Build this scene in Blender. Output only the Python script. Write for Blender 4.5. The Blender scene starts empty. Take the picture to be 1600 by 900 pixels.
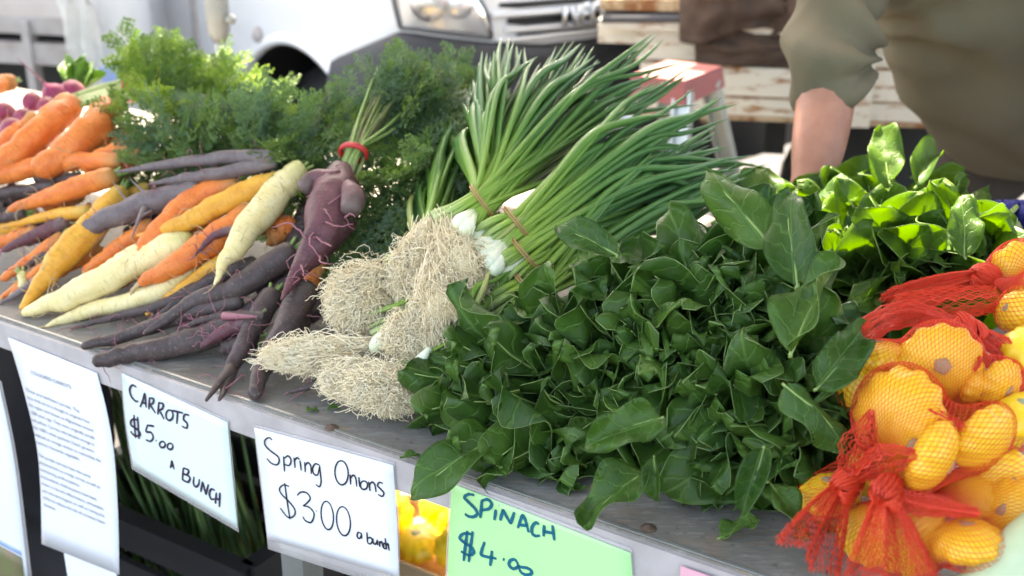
import bpy, math, random
import numpy as np
from mathutils import Vector, Matrix, noise
random.seed(7); rng = np.random.default_rng(11)
sc = bpy.context.scene
COL = sc.collection
PI = math.pi

# ------------------------------------------------------------------ camera
CAMZ, FPX, PITCH = 1.47, 1913.0, math.atan(750/1913)
cp_, sp_ = math.cos(PITCH), math.sin(PITCH)
cam = bpy.data.cameras.new('camera'); camo = bpy.data.objects.new('camera', cam); COL.objects.link(camo)
camo.location = (0, 0, CAMZ); camo.rotation_euler = (PI/2-PITCH, 0, 0)
cam.sensor_width = 36; cam.lens = FPX/1600*36; cam.clip_start = .05; cam.clip_end = 800
cam.dof.use_dof = True; cam.dof.focus_distance = 1.38; cam.dof.aperture_fstop = 4.6
sc.camera = camo
# ------------------------------------------------------------------ sky, sun, exposure
SUN_EL, SUN_AZ = math.radians(55), math.radians(-22)
w = bpy.data.worlds.new('World'); sc.world = w; w.use_nodes = True
nt = w.node_tree; bg = nt.nodes['Background']
sky = nt.nodes.new('ShaderNodeTexSky'); sky.sky_type = 'NISHITA'; sky.sun_disc = False
sky.sun_elevation = SUN_EL; sky.sun_rotation = SUN_AZ; sky.air_density = 1.0; sky.dust_density = 3.0; sky.ozone_density = .6
nt.links.new(sky.outputs[0], bg.inputs[0]); bg.inputs[1].default_value = .15
sun = bpy.data.lights.new('sun', 'SUN'); sun.energy = 5.0; sun.angle = math.radians(.53); sun.color = (1, .95, .86)
suno = bpy.data.objects.new('sun', sun); COL.objects.link(suno)
S = Vector((math.sin(SUN_AZ)*math.cos(SUN_EL), math.cos(SUN_AZ)*math.cos(SUN_EL), math.sin(SUN_EL)))
suno.rotation_euler = S.to_track_quat('Z', 'Y').to_euler(); suno.location = S*30
sc.view_settings.view_transform = 'Standard'; sc.view_settings.look = 'None'
sc.view_settings.exposure = 2.9
sc.view_settings.use_white_balance = True; sc.view_settings.white_balance_temperature = 7800; sc.view_settings.gamma = 1
sc.cycles.max_bounces = 8; sc.cycles.transparent_max_bounces = 12
sc.cycles.use_denoising = True

# ------------------------------------------------------------------ geometry helpers
V = lambda *a: np.array(a, float)
CR, CU, CT = V(1, 0, 0), V(0, sp_, cp_), V(0, -cp_, sp_)
CAM = V(0, 0, CAMZ)
TZ = .78
def unit(a): a = np.asarray(a, float); return a/np.linalg.norm(a)
def ray(x, y): return -CT + CR*(x-800)/FPX + CU*(450-y)/FPX
def at(x, y, d): return CAM + ray(x, y)*d
def onz(x, y, z):
    d = ray(x, y); return CAM + d*((z-CAMZ)/d[2])
def depth(p): return float((p-CAM) @ -CT)
def cdir(a, b, c): return a*CR + b*CU + c*CT
E0 = onz(0, 497, TZ); T = unit(onz(1000, 838, TZ)-E0); N = V(-T[1], T[0], 0); UP = V(0, 0, 1)
def W(u, v, z): return E0*V(1, 1, 0) + N*u + T*v + UP*z
def uv(p): d = p-E0; return float(d @ N), float(d @ T)
def onedge(x, y, off=-.005):
    d = ray(x, y); return CAM + d*(((E0+N*off-CAM) @ N)/(d @ N))
def h_carrot(u, v): return min(.2, max(0, (u-.03)*.6))
def h_onion(u, v): return min(.2, max(0, (u-.04)*.7))
def h_spin(u, v): return min(.25, max(0, (u-.03)*1.2))
def h_squash(u, v): return min(.2, max(0, u*1.0))
def h_back(u, v): return .12
def pile(x, y, lift, H):
    d = ray(x, y); k = .8; p = CAM
    for i in range(700):
        p = CAM + d*k
        u, v = uv(p)
        if p[2] < TZ + H(u, v): break
        k += .004
    return p - unit(d)*lift
def cr(P, n):
    P = np.asarray(P, float)
    if len(P) == 2: P = np.array([P[0], (P[0]+P[1])/2, P[1]])
    Q = np.vstack([2*P[0]-P[1], P, 2*P[-1]-P[-2]])
    m = len(P)-1; out = []
    for s in np.linspace(0, m, n):
        i = min(int(s), m-1); f = s-i
        a, b, c, d = Q[i], Q[i+1], Q[i+2], Q[i+3]
        out.append(.5*((2*b)+(c-a)*f+(2*a-5*b+4*c-d)*f*f+(3*b-a-3*c+d)*f**3))
    return np.array(out)

class MB:
    def __init__(s): s.v = []; s.f = []; s.m = []; s.lc = []
    def add(s, v, f, mi=0, lc=None):
        o = len(s.v); s.v.extend([tuple(map(float, p)) for p in v]); s.f.extend([tuple(i+o for i in q) for q in f]); s.m.extend([mi]*len(f))
        s.lc.extend([tuple(map(float, p)) for p in lc] if lc is not None else [tuple(map(float, p)) for p in v])
        return s
    def box(s, c, size, ax=None, mi=0):
        ax = ax or (V(1,0,0), V(0,1,0), V(0,0,1)); c = np.asarray(c, float)
        vs = [c+ax[0]*size[0]*i/2+ax[1]*size[1]*j/2+ax[2]*size[2]*k/2 for i in (-1,1) for j in (-1,1) for k in (-1,1)]
        return s.add(vs, [(0,1,3,2),(4,6,7,5),(0,4,5,1),(2,3,7,6),(0,2,6,4),(1,5,7,3)], mi)
    def tube(s, path, r, n=8, mi=0, flat=1.0, cap=True, rfun=None):
        P = np.asarray(path, float); m = len(P); r = np.broadcast_to(np.asarray(r, float), (m,))
        tan = np.gradient(P, axis=0); tan /= np.linalg.norm(tan, axis=1)[:, None]+1e-12
        a = V(0,0,1) if abs(tan[0][2]) < .9 else V(1,0,0)
        e1 = unit(np.cross(tan[0], a)); vs = []; lc = []; L = 0
        for i in range(m):
            if i: L += np.linalg.norm(P[i]-P[i-1])
            e1 = unit(e1 - tan[i]*(e1 @ tan[i])); e2 = np.cross(tan[i], e1)
            for k in range(n):
                th = 2*PI*k/n; rr = r[i]*(rfun(i/(m-1), th) if rfun else 1)
                vs.append(P[i]+e1*math.cos(th)*rr+e2*math.sin(th)*rr*flat)
                lc.append((math.cos(th)*rr, math.sin(th)*rr, L))
        fs = [(i*n+k, i*n+(k+1)%n, (i+1)*n+(k+1)%n, (i+1)*n+k) for i in range(m-1) for k in range(n)]
        if cap:
            vs += [P[0]-tan[0]*r[0]*.25, P[-1]+tan[-1]*r[-1]*.4]; lc += [(0,0,0), (0,0,L)]; b = m*n
            fs += [(b, (k+1)%n, k) for k in range(n)] + [(b+1, (m-1)*n+k, (m-1)*n+(k+1)%n) for k in range(n)]
        return s.add(vs, fs, mi, lc)
    def grid(s, G, mi=0, thick=None, tn=None):
        G = np.asarray(G, float); a, b = G.shape[:2]; vs = G.reshape(-1, 3)
        fs = [(i*b+j, i*b+j+1, (i+1)*b+j+1, (i+1)*b+j) for i in range(a-1) for j in range(b-1)]
        s.add(vs, fs, mi)
        if thick is not None:
            s.add(vs-np.asarray(tn)*thick, [q[::-1] for q in fs], mi); o = len(s.v)-2*len(vs); q = len(vs)
            per = [j for j in range(b)]+[i*b+b-1 for i in range(1, a)]+[(a-1)*b+j for j in range(b-2, -1, -1)]+[i*b for i in range(a-2, 0, -1)]
            for i in range(len(per)):
                x, y = per[i], per[(i+1) % len(per)]
                s.f.append((o+y, o+x, o+q+x, o+q+y)); s.m.append(mi)
        return s
    def mesh(s, name, mats, origin=None, smooth=True):
        o = np.zeros(3) if origin is None else np.asarray(origin, float)
        me = bpy.data.meshes.new(name); me.from_pydata([tuple(np.asarray(p)-o) for p in s.v], [], s.f)
        for m in (mats if isinstance(mats, (list, tuple)) else [mats]): me.materials.append(m)
        if any(s.m): me.polygons.foreach_set('material_index', s.m)
        me.polygons.foreach_set('use_smooth', [smooth]*len(s.f))
        at_ = me.attributes.new('lc', 'FLOAT_VECTOR', 'POINT'); at_.data.foreach_set('vector', np.array(s.lc, float).ravel())
        me.update(); return me
    def build(s, name, mats, parent=None, origin=None, smooth=True, **k):
        if origin is None: origin = np.mean(np.array(s.v), axis=0) if parent is None else np.zeros(3)
        return link(name, s.mesh(name, mats, origin, smooth), parent, origin, **k)

def link(name, data, parent=None, loc=(0,0,0), label=None, cat=None, group=None, kind=None):
    o = bpy.data.objects.new(name, data); COL.objects.link(o)
    o.location = tuple(loc)
    if parent: o.parent = parent; o.matrix_parent_inverse = Matrix.Translation(parent.location).inverted()
    if label: o['label'] = label
    if cat: o['category'] = cat
    if group: o['group'] = group
    if kind: o['kind'] = kind
    return o
def thing(name, loc, label, cat, group=None): return link(name, None, None, loc, label, cat, group)
def basis(o, pos, yd, zn, s=1.0):
    y = unit(yd); z = np.asarray(zn, float); z = unit(z-y*(z @ y)); x = np.cross(y, z)
    M = Matrix(((x[0]*s, y[0]*s, z[0]*s, pos[0]), (x[1]*s, y[1]*s, z[1]*s, pos[1]), (x[2]*s, y[2]*s, z[2]*s, pos[2]), (0,0,0,1)))
    if o.parent: o.matrix_parent_inverse = Matrix.Translation(o.parent.location).inverted()
    o.matrix_basis = M
def strand_mesh(name, P, r, m, origin=None, n=3):
    """P: M x K x 3 paths, r: M x K radii -> one mesh of thin tubes"""
    M_, K = P.shape[:2]
    tan = np.gradient(P, axis=1); tan /= np.linalg.norm(tan, axis=2)[..., None]+1e-12
    a = np.array([.31, .52, .79]); e1 = np.cross(tan, a); e1 /= np.linalg.norm(e1, axis=2)[..., None]+1e-9; e2 = np.cross(tan, e1)
    r = np.broadcast_to(r, (M_, K))[..., None]
    R = np.stack([P+(e1*math.cos(2*PI*k/n)+e2*math.sin(2*PI*k/n))*r for k in range(n)], axis=2)
    o = np.zeros(3) if origin is None else np.asarray(origin, float)
    vs = R.reshape(-1, 3)-o
    idx = np.arange(M_*K*n).reshape(M_, K, n)
    q = np.stack([idx[:, :-1], np.roll(idx, -1, 2)[:, :-1], np.roll(idx, -1, 2)[:, 1:], idx[:, 1:]], axis=-1).reshape(-1, 4)
    me = bpy.data.meshes.new(name); me.vertices.add(len(vs)); me.vertices.foreach_set('co', vs.ravel())
    me.loops.add(q.size); me.loops.foreach_set('vertex_index', q.ravel())
    me.polygons.add(len(q)); me.polygons.foreach_set('loop_start', np.arange(len(q))*4); me.polygons.foreach_set('loop_total', np.full(len(q), 4))
    me.polygons.foreach_set('use_smooth', [True]*len(q)); me.materials.append(m); me.update(); return me

# ------------------------------------------------------------------ materials
class NT:
    def __init__(s, name):
        s.m = bpy.data.materials.new(name); s.m.use_nodes = True; s.t = s.m.node_tree; s.b = s.t.nodes['Principled BSDF']; s.out = s.t.nodes['Material Output']
    def n(s, typ, **k):
        x = s.t.nodes.new(typ)
        for a, b in k.items():
            if a.startswith('i_'): x.inputs[int(a[2:]) if a[2:].isdigit() else a[2:].replace('_', ' ')].default_value = b
            else: setattr(x, a, b)
        return x
    def l(s, a, b): s.t.links.new(a, b)
    def vec(s, kind='obj', scale=(1,1,1)):
        if kind == 'lc': o = s.n('ShaderNodeAttribute', attribute_name='lc').outputs['Vector']
        else: o = s.n('ShaderNodeTexCoord').outputs['Object']
        mp = s.n('ShaderNodeMapping'); mp.inputs['Scale'].default_value = scale; s.l(o, mp.inputs[0]); return mp.outputs[0]
    def noise(s, v, scale, detail=3, rough=.55):
        x = s.n('ShaderNodeTexNoise'); x.inputs['Scale'].default_value = scale; x.inputs['Detail'].default_value = detail; x.inputs['Roughness'].default_value = rough
        s.l(v, x.inputs['Vector']); return x.outputs['Fac']
    def ramp(s, f, a, b, ca=0., cb=1.):
        x = s.n('ShaderNodeMapRange'); x.inputs[1].default_value = a; x.inputs[2].default_value = b; x.inputs[3].default_value = ca; x.inputs[4].default_value = cb
        s.l(f, x.inputs[0]); return x.outputs[0]
    def mix(s, f, a, b, blend='MIX'):
        x = s.n('ShaderNodeMix', data_type='RGBA', blend_type=blend)
        for i, q in ((0, f), (6, a), (7, b)):
            if isinstance(q, (int, float)): x.inputs[i].default_value = q
            elif isinstance(q, (tuple, list)): x.inputs[i].default_value = (*q[:3], 1)
            else: s.l(q, x.inputs[i])
        return x.outputs[2]
    def mul(s, a, b, op='MULTIPLY'):
        x = s.n('ShaderNodeMath', operation=op)
        for i, q in enumerate((a, b)):
            if isinstance(q, (int, float)): x.inputs[i].default_value = q
            else: s.l(q, x.inputs[i])
        return x.outputs[0]
    def bump(s, h, strength=.3, dist=.002):
        x = s.n('ShaderNodeBump'); x.inputs['Strength'].default_value = strength; x.inputs['Distance'].default_value = dist
        s.l(h, x.inputs['Height']); s.l(x.outputs[0], s.b.inputs['Normal']); return x.outputs[0]
    def rnd(s): return s.n('ShaderNodeObjectInfo').outputs['Random']
    def col(s, c):
        if isinstance(c, (tuple, list)): s.b.inputs['Base Color'].default_value = (*c[:3], 1)
        else: s.l(c, s.b.inputs['Base Color'])
    def set(s, **k):
        for a, b in k.items(): s.b.inputs[a.replace('_', ' ')].default_value = b
        return s

def plain(name, c, rough=.5, metal=0., var=.15, scale=30, bump=0., c2=None):
    n = NT(name); n.set(Roughness=rough, Metallic=metal)
    f = n.noise(n.vec(), scale, 4)
    n.col(n.mix(n.ramp(f, .3, .7), c, c2 or tuple(x*(1-var) for x in c)))
    if bump: n.bump(f, bump, .003)
    return n.m
def root_mat(name, c, dark, crown=None, tip=None, rough=.5, dirt=.5, dirtcol=(.12,.075,.045)):
    n = NT(name); n.set(Roughness=rough); n.b.inputs['Specular IOR Level'].default_value = .35
    ring = n.noise(n.vec('lc', (70, 70, 240)), 1, 3); blot = n.noise(n.vec('lc', (1, 1, .5)), 55, 4); speck = n.noise(n.vec('lc', (1, 1, 2)), 190, 2)
    c0 = n.mix(n.ramp(blot, .35, .65), c, dark)
    c0 = n.mix(n.ramp(ring, .55, .72, 0, .55), c0, tuple(x*.55 for x in dark))
    c0 = n.mix(n.ramp(n.rnd(), 0, 1, 0, .22), c0, tuple(min(1, x*1.2+.01) for x in dark))
    c0 = n.mix(n.mul(n.ramp(speck, .6, .72), dirt), c0, dirtcol)
    c0 = n.mix(n.mul(n.ramp(n.noise(n.vec('lc'), 24, 4), .56, .7), dirt*.6), c0, dirtcol)
    if crown:
        z = n.n('ShaderNodeSeparateXYZ'); n.l(n.n('ShaderNodeAttribute', attribute_name='lc').outputs['Vector'], z.inputs[0])
        c0 = n.mix(n.ramp(z.outputs[2], .0, .035, .85, 0), c0, crown)
    n.col(c0); n.bump(n.mul(ring, n.mul(blot, .6), 'ADD'), .45, .0022)
    return n.m
def leaf_mat(name, a, b, trans, rough=.42, vein=True, dust=.25, tw=.3):
    n = NT(name); n.set(Roughness=rough); n.b.inputs['Specular IOR Level'].default_value = .3
    v = n.vec(); f = n.noise(v, 26, 4)
    c0 = n.mix(n.rnd(), a, b); c0 = n.mix(n.ramp(f, .35, .7, 0, .6), c0, tuple(x*.6 for x in a))
    h = f
    if vein:
        s = n.n('ShaderNodeSeparateXYZ'); n.l(v, s.inputs[0])
        ax = n.mul(s.outputs[0], 0, 'ABSOLUTE')
        mid = n.ramp(ax, .0006, .0022, 1, 0)
        ph = n.mul(n.mul(s.outputs[1], n.mul(ax, .7), 'SUBTRACT'), 300, 'MULTIPLY')
        ph = n.mul(ph, n.mul(n.noise(v, 45, 2), 9), 'ADD')
        side = n.ramp(n.mul(ph, 0, 'SINE'), .82, 1, 0, .7)
        vn = n.mul(mid, side, 'MAXIMUM')
        c0 = n.mix(n.mul(vn, .28), c0, tuple(min(1, x*2.2+.02) for x in b))
        h = n.mul(n.noise(v, 70, 3), n.mul(vn, -.5), 'ADD')
    c0 = n.mix(n.mul(n.ramp(n.noise(v, 38, 5), .52, .75), dust), c0, (.30, .36, .27))
    n.col(c0); nb = n.bump(h, .5, .003)
    tr = n.n('ShaderNodeBsdfTranslucent'); tr.inputs[0].default_value = (*trans, 1); n.l(nb, tr.inputs['Normal'])
    mx = n.n('ShaderNodeMixShader'); mx.inputs[0].default_value = tw
    n.l(n.b.outputs[0], mx.inputs[1]); n.l(tr.outputs[0], mx.inputs[2]); n.l(mx.outputs[0], n.out.inputs[0])
    return n.m

M = {}
M['orange'] = root_mat('carrot_orange', (.80,.25,.055), (.66,.15,.03), crown=(.42,.22,.07), dirt=.5, dirtcol=(.30,.11,.035))
M['amber'] = root_mat('carrot_amber', (.78,.42,.06), (.64,.28,.03), crown=(.5,.34,.08), dirt=.5, dirtcol=(.36,.2,.05))
M['cream'] = root_mat('carrot_cream', (.80,.70,.40), (.72,.58,.26), crown=(.45,.46,.16), dirt=.4, dirtcol=(.42,.3,.13))
M['dark'] = root_mat('carrot_dark', (.085,.058,.056), (.052,.036,.034), crown=(.09,.07,.06), dirt=.75, dirtcol=(.175,.135,.115))
M['grey'] = root_mat('carrot_grey', (.175,.145,.145), (.12,.09,.095), crown=(.2,.17,.16), dirt=.6, dirtcol=(.26,.20,.17))
M['purple'] = root_mat('carrot_purple', (.15,.054,.066), (.09,.034,.042), crown=(.15,.11,.10), dirt=.7, dirtcol=(.22,.15,.11))
M['beet'] = root_mat('beet_pink', (.42,.05,.14), (.27,.03,.09), crown=(.25,.12,.09), dirt=.4, dirtcol=(.3,.14,.1))
M['hair_pale'] = plain('root_hair_pale', (.55,.38,.2), .6)
M['hair_pink'] = plain('root_hair_pink', (.33,.12,.15), .6)
M['stem'] = plain('stem_green', (.26,.38,.11), .45, c2=(.18,.27,.07))
M['stem_brown'] = plain('stem_brown', (.19,.17,.085), .5, c2=(.20,.26,.08))
M['band_red'] = plain('band_red', (.58,.03,.035), .35)
M['band_tan'] = plain('band_tan', (.42,.24,.09), .4)
M['frond'] = leaf_mat('frond', (.085,.17,.055), (.14,.215,.075), (.25,.42,.06), .5, vein=False, dust=.15, tw=.28)
M['frond_pale'] = leaf_mat('frond_pale', (.11,.23,.035), (.18,.30,.05), (.38,.55,.08), .5, vein=False, dust=.1, tw=.35)
M['frond_blue'] = leaf_mat('frond_blue', (.085,.16,.085), (.135,.205,.115), (.2,.36,.09), .5, vein=False, dust=.2, tw=.25)
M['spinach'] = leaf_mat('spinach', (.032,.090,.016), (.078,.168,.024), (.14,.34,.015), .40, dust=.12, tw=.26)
M['spinach_sunlit'] = leaf_mat('spinach_sunlit', (.045,.105,.020), (.095,.18,.028), (.48,.70,.04), .42, dust=.08, tw=.40)  # lit copy of spinach: sun glow put into brighter colour and translucency
M['rim'] = plain('leaf_rim', (.20,.30,.09), .5)
M['chard'] = leaf_mat('chard', (.07,.17,.03), (.12,.22,.04), (.3,.5,.05), .42, dust=.05, tw=.3)
n = NT('onion_leaf'); n.set(Roughness=.42); n.b.inputs['Specular IOR Level'].default_value = .3
z = n.n('ShaderNodeSeparateXYZ'); n.l(n.n('ShaderNodeAttribute', attribute_name='lc').outputs['Vector'], z.inputs[0])
g = n.mix(n.rnd(), (.07,.20,.055), (.14,.31,.045)); g = n.mix(n.ramp(z.outputs[2], .06, .22), (.30,.48,.07), g)
g = n.mix(n.ramp(z.outputs[2], .0, .05), (.62,.70,.34), g); g = n.mix(n.ramp(z.outputs[2], .22, .45, 0, .5), g, (.075,.20,.105))
st = n.noise(n.vec('lc', (700, 700, 4)), 1, 2); g = n.mix(n.ramp(st, .4, .7, 0, .35), g, (.045,.10,.035))
n.col(g); n.bump(st, .15, .001)
tr = n.n('ShaderNodeBsdfTranslucent'); tr.inputs[0].default_value = (.22,.40,.06,1); mx = n.n('ShaderNodeMixShader'); mx.inputs[0].default_value = .18
n.l(n.b.outputs[0], mx.inputs[1]); n.l(tr.outputs[0], mx.inputs[2]); n.l(mx.outputs[0], n.out.inputs[0])
M['onion'] = n.m
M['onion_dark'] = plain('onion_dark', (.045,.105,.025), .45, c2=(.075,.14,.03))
M['onion_dry'] = plain('onion_dry', (.38,.36,.12), .5, c2=(.22,.34,.08))
M['bulb'] = plain('bulb_white', (.78,.79,.66), .3, c2=(.66,.72,.46))
M['oroot'] = plain('onion_root', (.96,.87,.65), .6, scale=40, c2=(.94,.78,.50))
M['ocore'] = plain('onion_root_core', (.80,.70,.48), .8, scale=160, c2=(.66,.52,.30), bump=.6)
n = NT('squash_skin'); n.set(Roughness=.33)
f = n.noise(n.vec(), 14, 4); f2 = n.noise(n.vec(), 120, 3)
c0 = n.mix(n.ramp(f, .35, .65), (.90,.63,.03), (.88,.54,.025)); c0 = n.mix(n.ramp(n.rnd(), 0, 1, 0, .35), c0, (.92,.66,.05)); c0 = n.mix(n.ramp(f2, .66, .76, 0, .35), c0, (.6,.3,.05))
n.col(c0); n.bump(f2, .12, .002); M['squash'] = n.m
M['scar'] = plain('squash_scar', (.42,.44,.30), .6, scale=200, c2=(.24,.29,.14), bump=.4)
n = NT('red_net'); n.set(Roughness=.35); n.col((.92,.075,.03)); tr = n.n('ShaderNodeBsdfTranslucent'); tr.inputs[0].default_value = (1,.16,.06,1); mx = n.n('ShaderNodeMixShader'); mx.inputs[0].default_value = .3
n.l(n.b.outputs[0], mx.inputs[1]); n.l(tr.outputs[0], mx.inputs[2]); n.l(mx.outputs[0], n.out.inputs[0]); M['net'] = n.m
n = NT('table_sheet'); n.set(Roughness=.6, Metallic=.0)
a = n.noise(n.vec('obj', (1, 1, 1)), 7, 6, .65); b = n.noise(n.vec('obj', (3, 14, 1)), 16, 4); d = n.noise(n.vec(), 90, 3)
c0 = n.mix(n.ramp(a, .35, .65), (.255,.238,.205), (.155,.14,.118)); c0 = n.mix(n.ramp(b, .52, .7, 0, .65), c0, (.335,.315,.275)); c0 = n.mix(n.ramp(d, .62, .72, 0, .6), c0, (.09,.075,.06))
c0 = n.mix(n.ramp(n.noise(n.vec('obj', (1.5, 4, 1)), 11, 5), .58, .72, 0, .6), c0, (.27,.19,.115))
n.col(c0); n.bump(n.mul(a, b, 'ADD'), .25, .004); n.l(n.ramp(b, .3, .7, .55, .8), n.b.inputs['Roughness']); M['table'] = n.m
M['trim'] = plain('edge_trim', (.50,.46,.45), .55, scale=22, c2=(.38,.345,.335), bump=.15)
M['rust_screw'] = plain('screw_rust', (.2,.14,.11), .5, metal=.6, scale=300)
n = NT('asphalt'); n.set(Roughness=.85); f = n.noise(n.vec(), 260, 4); g = n.noise(n.vec(), 1.3, 4)
n.col(n.mix(n.ramp(g, .3, .7), n.mix(f, (.026,.026,.028), (.066,.064,.067)), (.042,.041,.044))); n.bump(f, .5, .006); M['asphalt'] = n.m
M['paper'] = plain('paper_white', (.80,.81,.86), .35, var=.04, scale=12)
M['paper_mint'] = plain('paper_pale_mint', (.72,.82,.80), .35, var=.05, scale=12)
M['paper_green'] = plain('paper_green', (.44,.80,.36), .4, var=.05, scale=12)
M['paper_pink'] = plain('paper_pink', (.8,.42,.5), .4, var=.05)
n = NT('clear_sleeve'); n.set(Roughness=.12); n.b.inputs['Base Color'].default_value = (.8,.75,.74,1); n.b.inputs['Alpha'].default_value = .35; M['sleeve'] = n.m
M['ink'] = plain('ink_black', (.025,.022,.03), .4); M['ink_purple'] = plain('ink_purple', (.045,.025,.06), .4)
M['ink_teal'] = plain('ink_teal', (.0,.14,.21), .35); M['print'] = plain('print_grey', (.16,.16,.18), .5)
n = NT('van_paint'); n.set(Roughness=.22); n.b.inputs['Coat Weight'].default_value = .5
n.col(n.mix(n.ramp(n.noise(n.vec('obj', (1,1,3)), 5, 5), .5, .75, 0, .25), (.80,.81,.83), (.62,.61,.60))); M['van'] = n.m
M['bumper'] = plain('bumper_plastic', (.035,.037,.045), .55, scale=60)
M['black'] = plain('black_rubber', (.012,.012,.013), .6)
M['chrome'] = plain('chrome', (.85,.86,.88), .35, metal=1, var=.05)
n = NT('lamp_glass'); n.set(Roughness=.05); n.b.inputs['Transmission Weight'].default_value = .85; n.b.inputs['Base Color'].default_value = (.95,.97,1,1); M['lampglass'] = n.m
M['seam'] = plain('seam_dark', (.10,.10,.11), .7)
n = NT('rusty_white'); n.set(Roughness=.6); f = n.noise(n.vec('obj', (2, 2, 9)), 5, 6, .7)
n.col(n.mix(n.ramp(f, .54, .64), (.74,.69,.58), (.36,.17,.06))); n.bump(f, .2, .004); M['rusty'] = n.m
n = NT('rusty_edge'); n.set(Roughness=.7); f = n.noise(n.vec(), 14, 6, .7)
n.col(n.mix(n.ramp(f, .42, .58), (.55,.42,.26), (.27,.11,.035))); M['rustedge'] = n.m
n = NT('hessian'); n.set(Roughness=.9); f = n.noise(n.vec('obj', (1, 1, 1)), 9, 5); wv = n.noise(n.vec('obj', (400, 400, 60)), 1, 2)
n.col(n.mix(n.ramp(f, .35, .7), n.mix(wv, (.075,.045,.03), (.13,.085,.06)), (.06,.038,.027))); n.bump(wv, .3, .002); M['hessian'] = n.m
M['ladder_red'] = plain('ladder_red', (.42,.12,.115), .6, scale=18, c2=(.36,.11,.10)); M['alu'] = plain('aluminium', (.62,.66,.63), .38, metal=.7, scale=20)
M['greypost'] = plain('grey_post', (.34,.35,.34), .45, metal=.3)
M['truckbox'] = plain('truck_box', (.62,.57,.55), .5, scale=4, c2=(.5,.43,.4)); M['truckrail'] = plain('truck_rail', (.48,.45,.44), .6, scale=12, c2=(.35,.3,.27))
def cloth(name, c, c2, tw=.0):
    n = NT(name); n.set(Roughness=.85); f = n.noise(n.vec(), 5, 4); wv = n.noise(n.vec('obj', (1,1,1)), 420, 2)
    n.col(n.mix(n.ramp(f, .35, .65), n.mix(wv, c, tuple(x*.8 for x in c)), c2)); n.bump(n.mul(n.noise(n.vec('obj', (1, 1, .6)), 14, 3), wv, 'ADD'), .25, .008); return n.m
M['shirt'] = cloth('shirt_olive', (.155,.135,.088), (.125,.106,.066)); M['trousers'] = cloth('trousers_dark', (.06,.045,.035), (.045,.035,.03))
n = NT('skin'); n.set(Roughness=.5); n.b.inputs['Subsurface Weight'].default_value = .12; n.b.inputs['Subsurface Radius'].default_value = (.01,.004,.002)
f = n.noise(n.vec(), 22, 4); n.col(n.mix(n.ramp(f, .35, .65), (.44,.21,.145), (.36,.155,.11))); n.bump(n.noise(n.vec(), 160, 3), .2, .001); M['skin'] = n.m
M['hair'] = plain('hair_grey', (.22,.2,.18), .7, scale=90)
n = NT('awning_cloth'); n.set(Roughness=.9); n.col((.72,.72,.70)); tr = n.n('ShaderNodeBsdfTranslucent'); tr.inputs[0].default_value = (.8,.8,.78,1); mx = n.n('ShaderNodeMixShader'); mx.inputs[0].default_value = .16
n.l(n.b.outputs[0], mx.inputs[1]); n.l(tr.outputs[0], mx.inputs[2]); n.l(mx.outputs[0], n.out.inputs[0]); M['awning'] = n.m
M['crate'] = plain('crate_black', (.02,.02,.022), .45); M['carton'] = plain('cardboard', (.45,.31,.18), .8, scale=14, c2=(.38,.25,.14))
M['galv'] = plain('galvanised', (.45,.46,.44), .4, metal=.6, scale=9, c2=(.3,.31,.29)); M['blackcloth'] = plain('black_cloth', (.012,.011,.014), .9)
M['white_plastic'] = plain('white_plastic', (.75,.74,.7), .4); M['orange_plastic'] = plain('orange_plastic', (.8,.2,.03), .4); M['greenrim'] = plain('green_plastic', (.03,.3,.1), .4)
M['grass_photo'] = plain('photo_grass', (.12,.2,.06), .5, scale=25, c2=(.2,.13,.08)); M['photo_sky'] = plain('photo_sky', (.3,.42,.7), .5)
n = NT('violet_cloth'); n.set(Roughness=.8); s_ = n.n('ShaderNodeTexWave', bands_direction='X'); s_.inputs['Scale'].default_value = 22; s_.inputs['Distortion'].default_value = 1.5; n.l(n.vec(), s_.inputs[0])
n.col(n.mix(n.ramp(s_.outputs['Fac'], .35, .6), (.72,.68,.8), (.24,.15,.42))); M['violet'] = n.m
M['blue_cloth'] = plain('blue_cloth', (.05,.055,.3), .8)
exec_order = 1

# ------------------------------------------------------------------ ground
g_ = MB(); g_.add([(-150,-150,0),(150,-150,0),(150,150,0),(-150,150,0)], [(0,1,2,3)]); g_.build('ground', M['asphalt'], kind='structure', smooth=False)

# ------------------------------------------------------------------ table
TW = 1.0; V0, V1 = -1.6, 1.95
tb = thing('market_table', W(.5, .5, 0), 'long grey metal topped market table with a pale edge strip', 'table')
ax = (T, N, UP)
MB().box(W(TW/2, (V0+V1)/2, TZ-.009), (V1-V0, TW, .018), ax).build('table_top', M['table'], tb, smooth=False)
MB().box(W(-.0025, (V0+V1)/2, TZ-.0235), (V1-V0, .008, .041), ax).build('edge_strip', M['trim'], tb, smooth=False)
MB().box(W(.004, (V0+V1)/2, TZ+.0008), (V1-V0, .0035, .0016), ax).build('edge_lip', M['galv'], tb, smooth=False)
MB().box(W(TW, (V0+V1)/2, TZ-.022), (V1-V0, .012, .040), ax).build('back_strip', M['trim'], tb, smooth=False)
for v in (-1.45, -.38, .47, 1.8):
    for u in (.1, .9):
        MB().box(W(u, v, (TZ-.019)/2), (.04, .04, TZ-.021), ax).build('leg', M['galv'], tb, smooth=False)
    MB().box(W(.5, v, .22), (.03, .76, .03), ax).build('brace', M['galv'], tb, smooth=False)
def screw(x, y):
    p = onz(x, y, TZ); m = MB(); m.tube([p+UP*.0002, p+UP*.0012], [.0085, .0085], 14); m.tube([p+UP*.001, p+UP*.0028, p+UP*.0036], [.0055, .0055, .0035], 12)
    m.box(p+UP*.0038, (.006, .0012, .0008)); m.build('screw', M['rust_screw'], tb, smooth=False)
for q in ((1013, 826), (518, 669), (205, 545)): screw(*q)

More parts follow.
